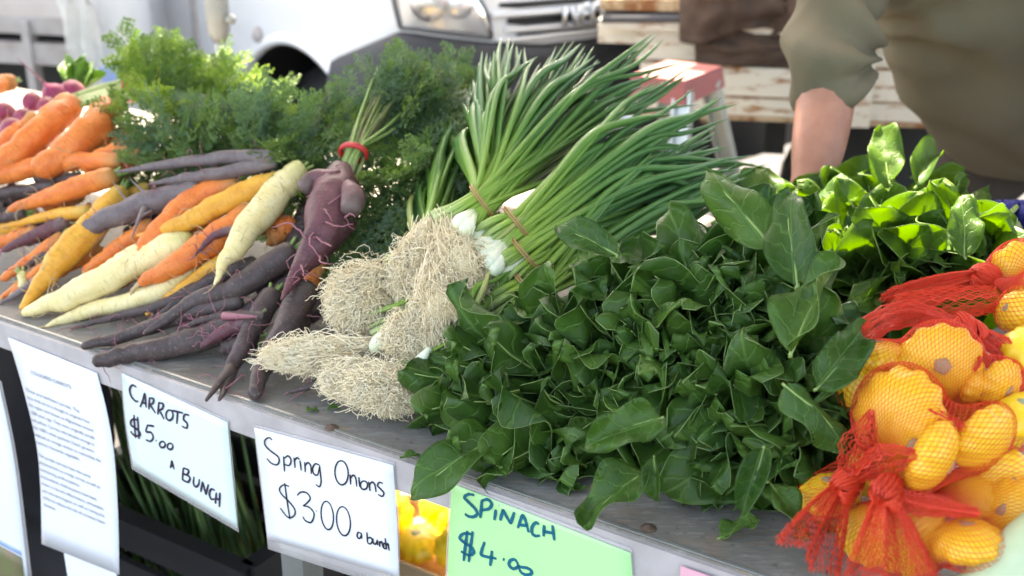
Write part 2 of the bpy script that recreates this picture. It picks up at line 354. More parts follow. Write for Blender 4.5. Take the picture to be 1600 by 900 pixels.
# ------------------------------------------------------------------ awning
aw = thing('shade_awning', W(.9, .2, 0), 'white cloth market awning on grey telescopic legs over the stall', 'awning')
AU0, AZ = -.7, 2.35
def canopy(root, u0, u1, va, vb, hz):
    gr = []
    for i in range(13):
        u = u0+(u1-u0)*i/12
        gr.append([W(u, va+(vb-va)*j/24, AZ+hz+.06*math.sin(PI*i/12)-.02*abs(math.sin(PI*j/4))) for j in range(25)])
    MB().grid(gr, thick=.003, tn=UP).build('canopy', M['awning'], root)
canopy(aw, AU0, 1.08, -3.4, -.60, 0); canopy(aw, AU0, 1.5, -.66, .05, .06); canopy(aw, AU0, 1.07, -.0, 3.4, 0)  # unseen panels, back edges stepped to let sun onto fronds and back spinach
lp = at(343, 60, 3.0); lu, lv = uv(lp)
def gleg(u, v, top):
    b = W(u, v, 0); m = MB(); m.tube([b, b+UP*1.2], .0125, 12); m.box(b+UP*.01, (.12,.12,.012)); m.build('leg_inner', M['greypost'], aw)
    zc = lp[2]+.02
    MB().tube([b+UP*(zc-.03), b+UP*zc, b+UP*(zc+.06), b+UP*top], [.016, .028, .029, .029], 10).build('leg_outer', M['greypost'], aw)
    MB().tube([b+UP*(zc+.03)+T*.028, b+UP*(zc+.03)+T*.05], [.009, .012], 8).build('clamp_knob', M['greypost'], aw)
gleg(lu, lv, AZ); gleg(1.05, 3.3, AZ); gleg(-.65, -2.5, AZ); gleg(-.65, 3.3, AZ)
MB().tube([W(lu, lv, AZ-.03), W(1.05, 3.3, AZ-.03)], .02, 8).build('rail', M['greypost'], aw)
aw2 = thing('shade_awning', W(2.4, 1.0, 0), 'second white awning added out of view to shade the man and the step ladder', 'awning')
canopy(aw2, 1.34, 3.5, .06, 3.4, .05); canopy(aw2, 1.45, 3.5, -.3, .1, .1)  # added unseen cloth: shades the man, its gap leaves a strip of sun
for u, v in ((1.7, 3.3), (2.95, 3.3), (2.95, -.25)): MB().tube([W(u, v, 0), W(u, v, AZ)], .025, 10).build('leg', M['greypost'], aw2)

# ------------------------------------------------------------------ background: van, trucks, step ladder, person
def plan_curve(pts, n): return cr(np.array(pts), n)
def build_van():
    cpt = at(648, 60, 3.45); cx, cy = cpt[0], cpt[1]
    side = unit(V(-.66, .75, 0)); front = unit(V(.80, .60, 0))
    C0 = V(cx, cy, 0); r = .22
    pts = [C0+side*4.6, C0+side*3, C0+side*1.6, C0+side*.8, C0+side*r*1.3, C0+side*r*.35+front*r*.28+V(0,.012,0), C0+front*r*1.2, C0+front*.55-V(0,.012,0), C0+front*.95, C0+front*1.45+V(0,.02,0), C0+front*1.75+V(0,.22,0), C0+front*1.8+side*.6]
    P = plan_curve(pts, 400); seg = np.r_[0, np.cumsum(np.linalg.norm(np.diff(P, axis=0), axis=1))]
    tan = np.gradient(P, axis=0); tan /= np.linalg.norm(tan, axis=1)[:, None]; nor = np.stack([tan[:, 1], -tan[:, 0], 0*tan[:, 0]], 1)
    def pt(s, z, off=0.):
        p = np.array([np.interp(s, seg, P[:, k]) for k in range(3)]); q = unit(np.array([np.interp(s, seg, nor[:, k]) for k in range(3)]))
        lean = .10*max(0, z-.9)**1.3
        return p+q*(off-lean)+UP*z
    def s_at(px, z):   # arc position seen at this picture column
        best = min(np.linspace(0, seg[-1]*.86, 700), key=lambda s: abs((lambda p: 800+FPX*p[0]/depth(p))(pt(s, z))-px)); return best
    def z_at(s, py):
        return min(np.linspace(.2, 1.5, 400), key=lambda z: abs((lambda p: 450-FPX*((p-CAM) @ CU)/depth(p))(pt(s, z))-py))
    van = thing('white_van', C0, 'white van with black bumper and clear headlamp parked behind the stall', 'van')
    sa = s_at(462, .6); za = .34; ra = z_at(sa, 72)-za
    sb = s_at(530, .7)
    bx = [430, 530, 575, 625, 655, 700, 770, 850, 920, 990]; by = [95, 88, 70, 50, 53, 58, 66, 68, 60, 45]
    bs = [s_at(x, .78) for x in bx]; bz = [z_at(s, y) for s, y in zip(bs, by)]
    def top_b(s): return float(np.interp(s, bs, bz))
    def low(s):
        d = abs(s-sa); z0 = .3
        if d < ra: z0 = max(z0, za+math.sqrt(ra*ra-d*d))
        if s >= sb-.02: z0 = max(z0, top_b(s))
        return z0
    def strip(s0, s1, zl, zh, off, ns, nz, thick=None):
        G = []
        for s in np.linspace(s0, s1, ns):
            a, b = (zl(s) if callable(zl) else zl), (zh(s) if callable(zh) else zh)
            o = off(s) if callable(off) else off
            G.append([pt(s, a+(b-a)*k/(nz-1), o) for k in range(nz)])
        m = MB(); m.grid(G)
        if thick:
            G2 = [[p-(unit(np.cross(UP, tan[min(399, int(np.interp(s, seg, np.arange(400))))]))*-1)*0 for p in row] for s, row in zip(np.linspace(s0, s1, ns), G)]
        return m
    strip(0, seg[-1], low, 1.32, 0, 420, 16).build('body', M['van'], van)
    MB().grid([[pt(s, 1.32, 0), pt(s, 1.75, -.55), pt(s, 2.3, -.95), pt(s, 2.35, -1.1)] for s in np.linspace(0, seg[-1], 160)]).build('cab_upper', M['van'], van)
    # flared arch lip
    G = []
    for a in np.linspace(.12, PI-.12, 40):
        row = []
        for dr, off in ((.0, -.06), (.0, .008), (.008, .016), (.02, .016), (.04, .0)):
            row.append(pt(sa-math.cos(a)*(ra+dr), za+math.sin(a)*(ra+dr), off))
        G.append(row)
    MB().grid(G).build('wheel_arch', M['van'], van)
    G = [[pt(sa-math.cos(a)*(ra-.0), za+math.sin(a)*(ra-.0), -.01), pt(sa-math.cos(a)*(ra-.02), za+math.sin(a)*(ra-.02), -.3)] for a in np.linspace(-.3, PI+.3, 40)]
    G2 = MB(); G2.grid(G); G2.add([pt(sa+x, z, -.3) for x, z in ((-.5, .05), (.5, .05), (.5, 1.0), (-.5, 1.0))], [(0,1,2,3)]); G2.build('arch_liner', M['black'], van)
    hub = pt(sa, .34, -.12); q = -unit(np.cross(UP, unit(side))); q = q if q @ (CAM-hub) > 0 else -q
    wh = MB(); wh.tube([hub-q*.2, hub-q*.17, hub-q*.03, hub+q*.0], [.29, .33, .33, .27], 32); wl = wh.build('wheel', M['black'], van)
    MB().tube([hub-q*.05, hub+q*.01, hub+q*.012], [.21, .2, .06], 20).build('rim', M['galv'], wl)
    # bumper
    m = MB(); G = []
    for s in np.linspace(sb, seg[-1]*.9, 150):
        zt = top_b(s); o = .045
        G.append([pt(s, z, f) for z, f in ((.28, .0), (.30, o), (.5, o+.02), (zt-.14, o+.012), (zt-.05, o), (zt-.012, o*.7), (zt, .0))])
    m.grid(G).build('bumper', M['bumper'], van)
    # headlamp, seen between columns 608 and 770
    hs0, hs1 = s_at(625, .95), s_at(768, .82)
    f0 = lambda s: top_b(s)+.004+.06*0
    def hl_low(s): return top_b(s)+.012
    def hl_high(s):
        k = (s-hs0)/(hs1-hs0); return top_b(s)+.02+.32*max(0, 1-k)**.55
    def hl_s(k, z): return hs0 + (hs1-hs0)*k - (z-.9)*.12*(1-k)
    G = []; Gb = []; Gf = []
    for k in np.linspace(0, 1, 26):
        s = hs0+(hs1-hs0)*k; a, b = hl_low(s), hl_high(s); row = []; rb = []
        for j in range(9):
            z = a+(b-a)*j/8; sl = s-(z-a)*.25*(1-k); bul = .03*math.sin(PI*min(1, max(0, k)))*math.sin(PI*j/8)
            row.append(pt(sl, z, .006+bul)); rb.append(pt(sl, z, .003))
        G.append(row); Gb.append(rb)
    hl = MB().grid(G).build('headlight', M['lampglass'], van)
    MB().grid(Gb).build('reflector', M['chrome'], hl)
    for kx, rr in ((.32, .06), (.62, .045)):
        c = pt(hs0+(hs1-hs0)*kx, hl_low(hs0+(hs1-hs0)*kx)+.085, .005); qn = unit(V(CAM[0]-c[0], CAM[1]-c[1], 0))
        MB().tube([c, c+qn*.012, c+qn*.02], [rr, rr*.95, rr*.5], 20).build('bulb_bowl', M['chrome'], hl)
    for G_ in (G,):
        ed = [r[0] for r in G_]+[G_[-1][k] for k in range(1, 9)]+[r[-1] for r in G_[::-1]]+[G_[0][k] for k in range(7, 0, -1)]
        MB().tube(ed+[ed[0]], .006, 6, cap=False).build('seal', M['seam'], hl)
    # grille slots and bars
    for (xa, ya, xb, yb, hgt) in ((777, 10, 930, -2, 10), (792, 34, 938, 22, 13), (806, 55, 960, 42, 8)):
        s0, s1 = s_at(xa, .9), s_at(xb, .9); za_, zb_ = z_at(s0, ya), z_at(s1, yb); hh = hgt/FPX*3.5
        fn = lambda s, a=s0, b=s1, p=za_, q_=zb_: p+(q_-p)*(s-a)/(b-a)
        strip(s0, s1, lambda s: fn(s)-hh/2*min(1, .25+(s-s0)*12), lambda s: fn(s)+hh/2, .006, 30, 4).build('grille_slot', M['black'], van)
    for (xa, ya, xb, yb) in ((768, 23, 935, 11), (786, 45, 950, 33), (775, 62, 985, 40)):
        s0, s1 = s_at(xa, .9), s_at(xb, .9); za_, zb_ = z_at(s0, ya), z_at(s1, yb)
        pts_ = [pt(s0+(s1-s0)*k, za_+(zb_-za_)*k, .012) for k in np.linspace(0, 1, 24)]
        MB().tube(pts_, .012, 8, flat=.6).build('grille_bar', M['van'], van)
    # chrome badge letters on the grille
    s0, s1 = s_at(866, .92), s_at(942, .92); zb = z_at(s0, 40); hgt = 30/FPX*3.6; ds = (s1-s0)/5
    let = {'I': [[(.5,0),(.5,1)]], 'V': [[(.05,1),(.5,0),(.95,1)]], 'E': [[(.9,1),(.1,1),(.1,0),(.9,0)], [(.1,.5),(.8,.5)]], 'C': [[(.9,.9),(.5,1),(.1,.8),(.1,.2),(.5,0),(.9,.1)]], 'O': [[(.5,1),(.1,.8),(.1,.2),(.5,0),(.9,.2),(.9,.8),(.5,1)]]}
    bd = MB()
    for i, ch in enumerate('IVECO'):
        for st in let[ch]:
            bd.tube([pt(s0+ds*(i+.1+.8*x), zb+hgt*y, .03) for x, y in st], .009, 6)
    bd.build('badge', M['chrome'], van)
    # side panel seams and door handle patch
    for px in (218, 300):
        s = s_at(px, .9); MB().tube([pt(s, z, .001) for z in np.linspace(.35, 1.32, 20)], .006 if px == 218 else .016, 6).build('door_seam', M['seam'] if px == 218 else M['trim'], van)
    p = pt(s_at(246, 1.0), z_at(s_at(246, 1.0), 3), .01); MB().tube([p, p+q*.01], .02, 12).build('lock', M['seam'], van)
    p = pt(s_at(404, .8), z_at(s_at(404, .8), 55), .004); MB().tube([p, p+q*.012], [.03, .02], 14).build('side_marker', M['trim'], van)
    MB().tube([pt(s, .56, .012) for s in np.linspace(0, s_at(330, .6), 40)], .02, 8, flat=.5).build('side_moulding', M['trim'], van)
build_van()

# box truck at the far end
d0 = 4.3
bt = thing('box_truck', at(40, 300, d0)*V(1,1,0), 'beige box truck with open black underframe rails', 'truck')
e1 = unit(V(.97, -.25, 0)); e2 = V(-e1[1], e1[0], 0); o0 = at(52, 45, d0)
z0 = o0[2]
MB().box(o0+e1*(-.75)+e2*.9+UP*.75, (1.78, 1.8, 1.5), (e1, e2, UP)).build('box_body', M['truckbox'], bt, smooth=False)
MB().box(o0+e1*(-.75)+e2*.02+UP*.012, (1.8, .05, .06), (e1, e2, UP)).build('rail', M['truckrail'], bt, smooth=False)
zr = at(52, 86, d0)[2]
MB().box(o0+e1*(-.75)+e2*.01+UP*(zr-z0), (1.8, .05, .075), (e1, e2, UP)).build('rail', M['truckrail'], bt, smooth=False)
MB().box(o0+e1*(-.75)+e2*.5+UP*(-.34), (1.72, .7, .6), (e1, e2, UP)).build('underframe', M['black'], bt, smooth=False)
for k in (-.32, .0, -.72):
    MB().box(o0+e1*(k-.02)+e2*.0+UP*(-.14), (.03, .05, .34), (e1, e2, UP)).build('upright', M['truckrail'], bt, smooth=False)
MB().box(o0+e1*.12+e2*.0+UP*(-.3), (.03, .03, .06), (e1, e2, UP)).build('side_lamp', M['orange_plastic'], bt, smooth=False)
for k in (-1.2, .3):
    c = o0*V(1,1,0)+e1*(k-.1)+e2*.35+UP*.3; m = MB(); m.tube([c, c+e2*.02, c+e2*.2], [.25, .3, .3], 24); m.build('wheel', M['black'], bt)

# rounded white tank panel beside the truck
cl = at(165, 40, 4.05); m = MB(); 
wp = thing('white_cab', cl*V(1,1,0), 'white rounded cab corner of a second vehicle beside the beige truck', 'truck')
m.tube([V(cl[0], cl[1]+.12, z) for z in (.25, .3, 1.0, 1.9, 2.0)], [.09, .115, .115, .115, .09], 28).build('cab_pillar', M['van'], wp)
MB().box(V(cl[0]-.05, cl[1]+.6, 1.15), (.22, .8, 1.7)).build('cab_side', M['van'], wp, smooth=False)
mud = MB(); a0 = at(96, 75, 4.0)
mud.grid([[a0+V(.11*k/6+.04*(j/8), .0+.02*math.sin(k*2+j), .17-.34*j/8*(1 if k else 1)) for j in range(9)] for k in range(7)], thick=.006, tn=V(0,-1,0)).build('mud_flap', M['white_plastic'], wp)
MB().box(V(cl[0]-.02, cl[1]+.1, .25), (.3, .1, .14)).build('step', M['galv'], wp, smooth=False)
MB().box(at(185, 116, 3.98), (.11, .02, .05)).build('sticker', M['photo_sky'], wp, smooth=False)
for k in range(2):
    c = V(cl[0]-.1, cl[1]+.35+k*.45, .19); MB().tube([c-V(.06,0,0), c+V(.06,0,0)], .19, 20).build('wheel', M['black'], wp)

# rusty tray truck
D1 = 3.45
t1 = unit(at(1400, 100, D1-.15)*V(1,1,0)-at(930, 100, D1)*V(1,1,0)); t2 = V(-t1[1], t1[0], 0); tx = (t1, t2, UP); q0 = at(930, 100, D1)*V(1,1,0)
rt = thing('tray_truck', q0+t1*.9, 'rusty white tray truck with slatted drop side and brown sacks on it', 'truck')
def zpy(y, d=D1-.05): return at(1100, y, d)[2]
def plank(x0, x1, ya, yb, m, thick=.03, off=0, name='plank'):
    s0 = (at(x0, 100, D1)[0]-q0[0])/t1[0]; s1 = (at(x1, 100, D1)[0]-q0[0])/t1[0]; za, zb = zpy(yb), zpy(ya)
    return MB().box(q0+t1*(s0+s1)/2+t2*off+UP*(za+zb)/2, (abs(s1-s0), thick, zb-za), tx).build(name, M[m], rt, smooth=False)
plank(936, 1700, -6, 12, 'rustedge', .05); plank(936, 1700, 28, 44, 'rusty', .05)
plank(940, 1700, 12.3, 27.7, 'black', .02, .04, 'gap_strip')  # black strip filling the slot between two planks
plank(992, 1700, 46, 95, 'rusty', .03, .02); plank(990, 1700, 96, 99, 'rustedge', .035, .02, 'rust_seam')
plank(1000, 1700, 100, 148, 'rusty', .04, .0); plank(1000, 1700, 149, 152, 'rustedge', .03, .0, 'rust_seam')
plank(1000, 1700, 153, 181, 'rusty', .04, .0); plank(1000, 1700, 182, 189, 'rustedge', .045, -.003)
for xx in (1330,): 
    s0 = (at(xx, 100, D1)[0]-q0[0])/t1[0]; MB().box(q0+t1*s0+t2*(-.02)+UP*(zpy(95)), (.05, .03, zpy(-5)-zpy(188)), tx).build('stake', M['rusty'], rt, smooth=False)
MB().tube([q0+t1*(.02)+t2*(-.03)+UP*zpy(26), q0+t1*.45+t2*(-.03)+UP*zpy(18)], .012, 8).build('tie_rod', M['seam'], rt)
MB().box(q0+t1*.95+t2*.95+UP*(zpy(60)), (1.9, 1.8, .05), tx).build('tray_floor', M['rusty'], rt, smooth=False)
MB().box(q0+t1*.95+t2*.8+UP*(zpy(210)+.02), (1.6, .5, .12), tx).build('chassis', M['black'], rt, smooth=False)
MB().box(q0+t1*.52+t2*.3+UP*(zpy(216)), (.06, .1, .24), tx).build('mud_guard', M['black'], rt, smooth=False)
MB().tube([q0+t1*.38+t2*.2+UP*zpy(188), q0+t1*.36+t2*.2+UP*zpy(205), q0+t1*.3+t2*.22+UP*zpy(225)], .017, 8).build('hook', M['rustedge'], rt)
for k in (.85, 1.7):
    c = q0+t1*k+t2*.5+UP*.3; MB().tube([c-t2*.1, c-t2*.09, c+t2*.1], [.25, .3, .3], 24).build('wheel', M['black'], rt)
# hessian sacks draped over the side
def sack(x0, x1, ytop, ybot, label, bulge, seed, off=-.06):
    G = []; nx, nz = 26, 18
    for i in range(nx):
        row = []; a = i/(nx-1)
        for j in range(nz):
            b = j/(nz-1); x = x0+(x1-x0)*a; skew = (ybot-ytop)*.12*math.sin(a*5+seed)
            y = ytop+(ybot-ytop)*b+skew*b
            p = at(x, y, D1-.12); f = bulge*math.sin(PI*a)**.6*(.35+.65*math.sin(PI*min(1, b*1.1)))+.025*noise.noise(Vector((a*7, b*5, seed)))
            row.append(p-t2*f+t2*(-off-.12+.08))
        G.append(row)
    m = MB(); m.grid(G, thick=.05, tn=-t2); return m.build('hessian_sack', M['hessian'], None, label=label, cat='sack', group='brown sacks on the tray truck')
sack(1085, 1345, 38, 112, 'dark brown sack hanging flat below the rolled sack', .05, 3.1)
sack(1062, 1240, -60, 52, 'rolled brown sack slumped over the rail of the rusty truck', .11, 1.3, -.02)
sack(1205, 1380, -50, 45, 'folded brown sack beside the sleeve of the man', .09, 7.7, -.02)

# step ladder
ld = 3.0; a0 = at(1000, 112, ld+.12); b0 = at(1097, 118, ld-.06); lt = thing('step_ladder', (at(1060, 130, ld))*V(1,1,0), 'aluminium step ladder with faded red plastic top', 'ladder')
lx = unit((at(1098, 120, ld-.03)-at(1030, 120, ld+.03))*V(1,1,0)); ly = V(-lx[1], lx[0], 0); lc = at(1052, 118, ld); topz = at(1052, 112, ld)[2]
m = MB(); A_ = [lc*V(1,1,0)+lx*i+ly*j+UP*k for i, j, k in ((-.085,-.09,topz-.055), (.075,-.09,topz-.06), (.085,.13,topz-.05), (-.085,.13,topz-.05), (-.075,-.08,topz), (.065,-.08,topz), (.075,.13,topz), (-.075,.13,topz))]
m.add(A_, [(0,3,2,1),(4,5,6,7),(0,1,5,4),(1,2,6,5),(2,3,7,6),(3,0,4,7)]); cap = m.build('top_cap', M['ladder_red'], lt, smooth=False)
for i, j, di, dj in ((-.068, -.06, -.12, -.28), (.058, -.06, .10, -.26), (-.06, .1, -.09, .36), (.058, .1, .09, .36)):
    p = lc*V(1,1,0)+lx*i+ly*j+UP*(topz-.03); q = lc*V(1,1,0)+lx*(i+di)+ly*(j+dj); dr = unit(q-p)
    c = (p+q)/2; ax_ = (lx, unit(np.cross(dr, lx)), dr)
    mm = MB(); mm.box(c, (.045, .012, np.linalg.norm(q-p)), ax_); mm.box(c+ax_[1]*.012+lx*.02, (.006, .02, np.linalg.norm(q-p)), ax_); mm.box(c+ax_[1]*.012-lx*.02, (.006, .02, np.linalg.norm(q-p)), ax_)
    mm.build('leg', M['alu'], lt, smooth=False)
for k in (.3, .58):
    z = topz*(1-k); c = lc*V(1,1,0)+ly*(-.06-.28*k)+UP*z
    MB().box(c, (.13+.2*k, .07, .02), (lx, ly, UP)).build('tread', M['alu'], lt, smooth=False)

# person: one continuous skinned body, clothes over it
def skin(name, nodes, edges, mat, parent=None, sub=2, disp=None, root=0):
    me = bpy.data.meshes.new(name+'_skeleton'); me.from_pydata([tuple(p) for p, r in nodes], edges, [])
    o = bpy.data.objects.new('tmp_skeleton', me); COL.objects.link(o)
    md = o.modifiers.new('s', 'SKIN'); sd = o.modifiers.new('d', 'SUBSURF'); sd.levels = sub; sd.render_levels = sub
    lay = me.skin_vertices[0].data
    for i, (p, r) in enumerate(nodes):
        lay[i].radius = r if isinstance(r, tuple) else (r, r); lay[i].use_root = i == root
    dg = bpy.context.evaluated_depsgraph_get(); dg.update()
    m2 = bpy.data.meshes.new_from_object(o.evaluated_get(dg)); m2.name = name
    bpy.data.objects.remove(o); m2.materials.clear(); m2.materials.append(mat)
    for p in m2.polygons: p.use_smooth = True
    if disp:
        nrm = [v.normal.copy() for v in m2.vertices]
        for v, nn in zip(m2.vertices, nrm): v.co += nn*disp(v.co)
    return link(name, m2, parent, (0,0,0))
pr = thing('person', at(1600, 450, 2.55)*V(1,1,0), 'man in an olive short sleeved shirt leaning over the back of the stall', 'person')
hip = at(1640, 60, 2.62)*V(1,1,0)+UP*.95
chest = at(1575, -90, 2.12); belly = hip*.5+chest*.5+V(0,-.04,-.06)
shR, elR, wrR = at(1318, -110, 2.05), at(1292, 150, 1.97), at(1268, 290, 1.9)
shL, elL, wrL = at(1800, -90, 2.0), at(1830, 190, 1.9), at(1700, 330, 1.75)
neck = at(1560, -260, 1.95); head = neck+V(-.0, -.09, .12)
hand = lambda wr, d: [wr+unit(d)*.05, wr+unit(d)*.1]
dR = unit(wrR-elR); dL = unit(wrL-elL)
kneeR, footR = hip+V(-.13,.02,-.47), V(hip[0]-.14, hip[1]+.06, .05); kneeL, footL = hip+V(.16,.02,-.47), V(hip[0]+.18, hip[1]+.06, .05)
nodes = [(hip, (.16,.13)), (belly, (.17,.14)), (chest, (.17,.13)), (neck, .065), (head, (.085,.095)), (head+V(0,-.01,.08), .07),
         (shR, .068), ((shR+elR)/2, .06), (elR, .05), ((elR+wrR)/2, .048), (wrR, .033), (wrR+dR*.06, (.042,.02)), 
         (shL, .068), ((shL+elL)/2, .056), (elL, .05), ((elL+wrL)/2, .044), (wrL, .032), (wrL+dL*.06, (.042,.02)),
         (hip+V(-.1,0,-.1), .095), (kneeR, .06), (footR+V(0,0,.05), .042), (footR+V(0,-.14,-.01), .04),
         (hip+V(.12,0,-.1), .095), (kneeL, .06), (footL+V(0,0,.05), .042), (footL+V(0,-.14,-.01), .04)]
edges = [(0,1),(1,2),(2,3),(3,4),(4,5),(2,6),(6,7),(7,8),(8,9),(9,10),(10,11),(2,12),(12,13),(13,14),(14,15),(15,16),(16,17),(0,18),(18,19),(19,20),(20,21),(0,22),(22,23),(23,24),(24,25)]
def fingers(wr, d, side, bi):
    lat = unit(np.cross(d, CT))*side
    for k, (o, l) in enumerate(((-.03, .066), (-.01, .076), (.01, .072), (.03, .056))):
        b = wr+d*.085+lat*o; i0 = len(nodes)
        nodes.extend([(b, .0095), (b+d*l*.5+CT*.006, .0088), (b+d*l*.8-CT*.008, .008), (b+d*l-CT*.025, .007)])
        edges.extend([(bi, i0), (i0, i0+1), (i0+1, i0+2), (i0+2, i0+3)])
    i0 = len(nodes); b = wr+d*.035-lat*.035
    nodes.extend([(b, .011), (b+d*.03-lat*.02, .01), (b+d*.055-lat*.022, .008)]); edges.extend([(bi, i0), (i0, i0+1), (i0+1, i0+2)])
fingers(wrR, dR, 1, 11); fingers(wrL, dL, -1, 17)
skin('body', nodes, edges, M['skin'], pr, 2)
def folds(c):
    c = np.array(c); sl = 1/(1+math.exp((c[0]-at(1385, 60, 2.03)[0])*60)); rd = lambda v: .3-abs(noise.noise(Vector(v)))
    q1, q2 = c[0]*.85-c[2]*.5, c[0]*.5+c[2]*.85
    s = sl*(.012*rd((c[0]*15+c[2]*2.5, c[1]*12, c[2]*3.5))+.005*rd((c[0]*10, c[1]*10, c[2]*17)))+(1-sl)*(.040*rd((q1*3.2, c[1]*5, q2*9+1.7))+.014*rd((q1*9, c[1]*9, q2*18)))
    d = c-at(1375, 85, 2.03); k = math.exp(-(d @ d)/.05)      # creases pulling from the armpit
    ang = math.atan2(d[2], d[0]+1e-6); s += .016*k*math.sin(ang*9)
    return s
cu = elR*.78+shR*.22
sh = [(hip+V(.0,-.06,-.12), (.22,.19)), (belly+V(.01,-.02,-.06), (.235,.21)), (chest+V(.02,0,0), (.21,.17)), (neck*.75+chest*.25, (.10,.10)),
      (shR, (.092,.09)), (shR*.5+cu*.5, (.076,.078)), (cu, (.074,.072)), (cu+dR*.105, (.072,.068)), (shL, (.105,.10)), ((shL+elL)/2, (.09,.085)), (elL*.85+shL*.15, (.086,.08))]
skin('shirt', sh, [(0,1),(1,2),(2,3),(2,4),(4,5),(5,6),(6,7),(2,8),(8,9),(9,10)], M['shirt'], pr, 4, folds)
tr_ = [(hip+V(0,0,.02), (.2,.165)), (hip+V(-.1,0,-.1), .13), (kneeR, .09), (footR+V(0,0,.09), .075), (hip+V(.12,0,-.1), .13), (kneeL, .09), (footL+V(0,0,.09), .075)]
skin('trousers', tr_, [(0,1),(1,2),(2,3),(0,4),(4,5),(5,6)], M['trousers'], pr, 3, folds)
for f in (footR, footL):
    MB().tube([f+V(0,.08,.0), f+V(0,.04,.01), f+V(0,-.06,.0), f+V(0,-.17,-.012), f+V(0,-.2,-.02)], [.04,.05,.05,.042,.02], 14, flat=.9).build('shoe', M['black'], pr)
hm = MB(); G = []
for i in range(12):
    ph = PI*.55*i/11; G.append([head+V(0,.012,.045)+V(.098*math.sin(ph)*math.cos(t), .112*math.sin(ph)*math.sin(t), .11*math.cos(ph)) for t in np.linspace(0, 2*PI, 25)])
hm.grid(G).build('hair', M['hair'], pr)
for s in (-1, 1):
    MB().tube([head+V(s*.034,-.088,.02), head+V(s*.034,-.098,.02)], [.014,.008], 10).build('eye', M['white_plastic'], pr)
    MB().tube([head+V(s*.088,.005,.02), head+V(s*.1,.012,.012), head+V(s*.09,.01,-.025)], [.012,.02,.01], 8).build('ear', M['skin'], pr)
MB().tube([head+V(0,-.088,.02), head+V(0,-.108,-.008), head+V(0,-.115,-.018), head+V(0,-.095,-.026)], [.008,.012,.014,.008], 8).build('nose', M['skin'], pr)
MB().tube([head+V(-.025,-.088,-.05), head+V(0,-.098,-.048), head+V(.025,-.088,-.05)], .006, 6).build('mouth', M['band_red'], pr)
# folded cloths at the back corner
def drape(x0, y0, x1, y1, d, mat, label, nm):
    G = [[at(x0+(x1-x0)*i/12, y0+(y1-y0)*j/10, d+.03*math.sin(i*1.4)+.02*math.sin(j*1.1+i)) for j in range(11)] for i in range(13)]
    MB().grid(G, thick=.02, tn=V(0,-1,0)).build(nm, M[mat], None, label=label, cat='cloth')
drape(1512, 362, 1570, 425, 1.78, 'violet', 'white cloth with violet stripes behind the netted squash', 'striped_cloth')
drape(1545, 318, 1640, 400, 1.85, 'blue_cloth', 'deep blue cloth hanging behind the striped cloth', 'blue_cloth')

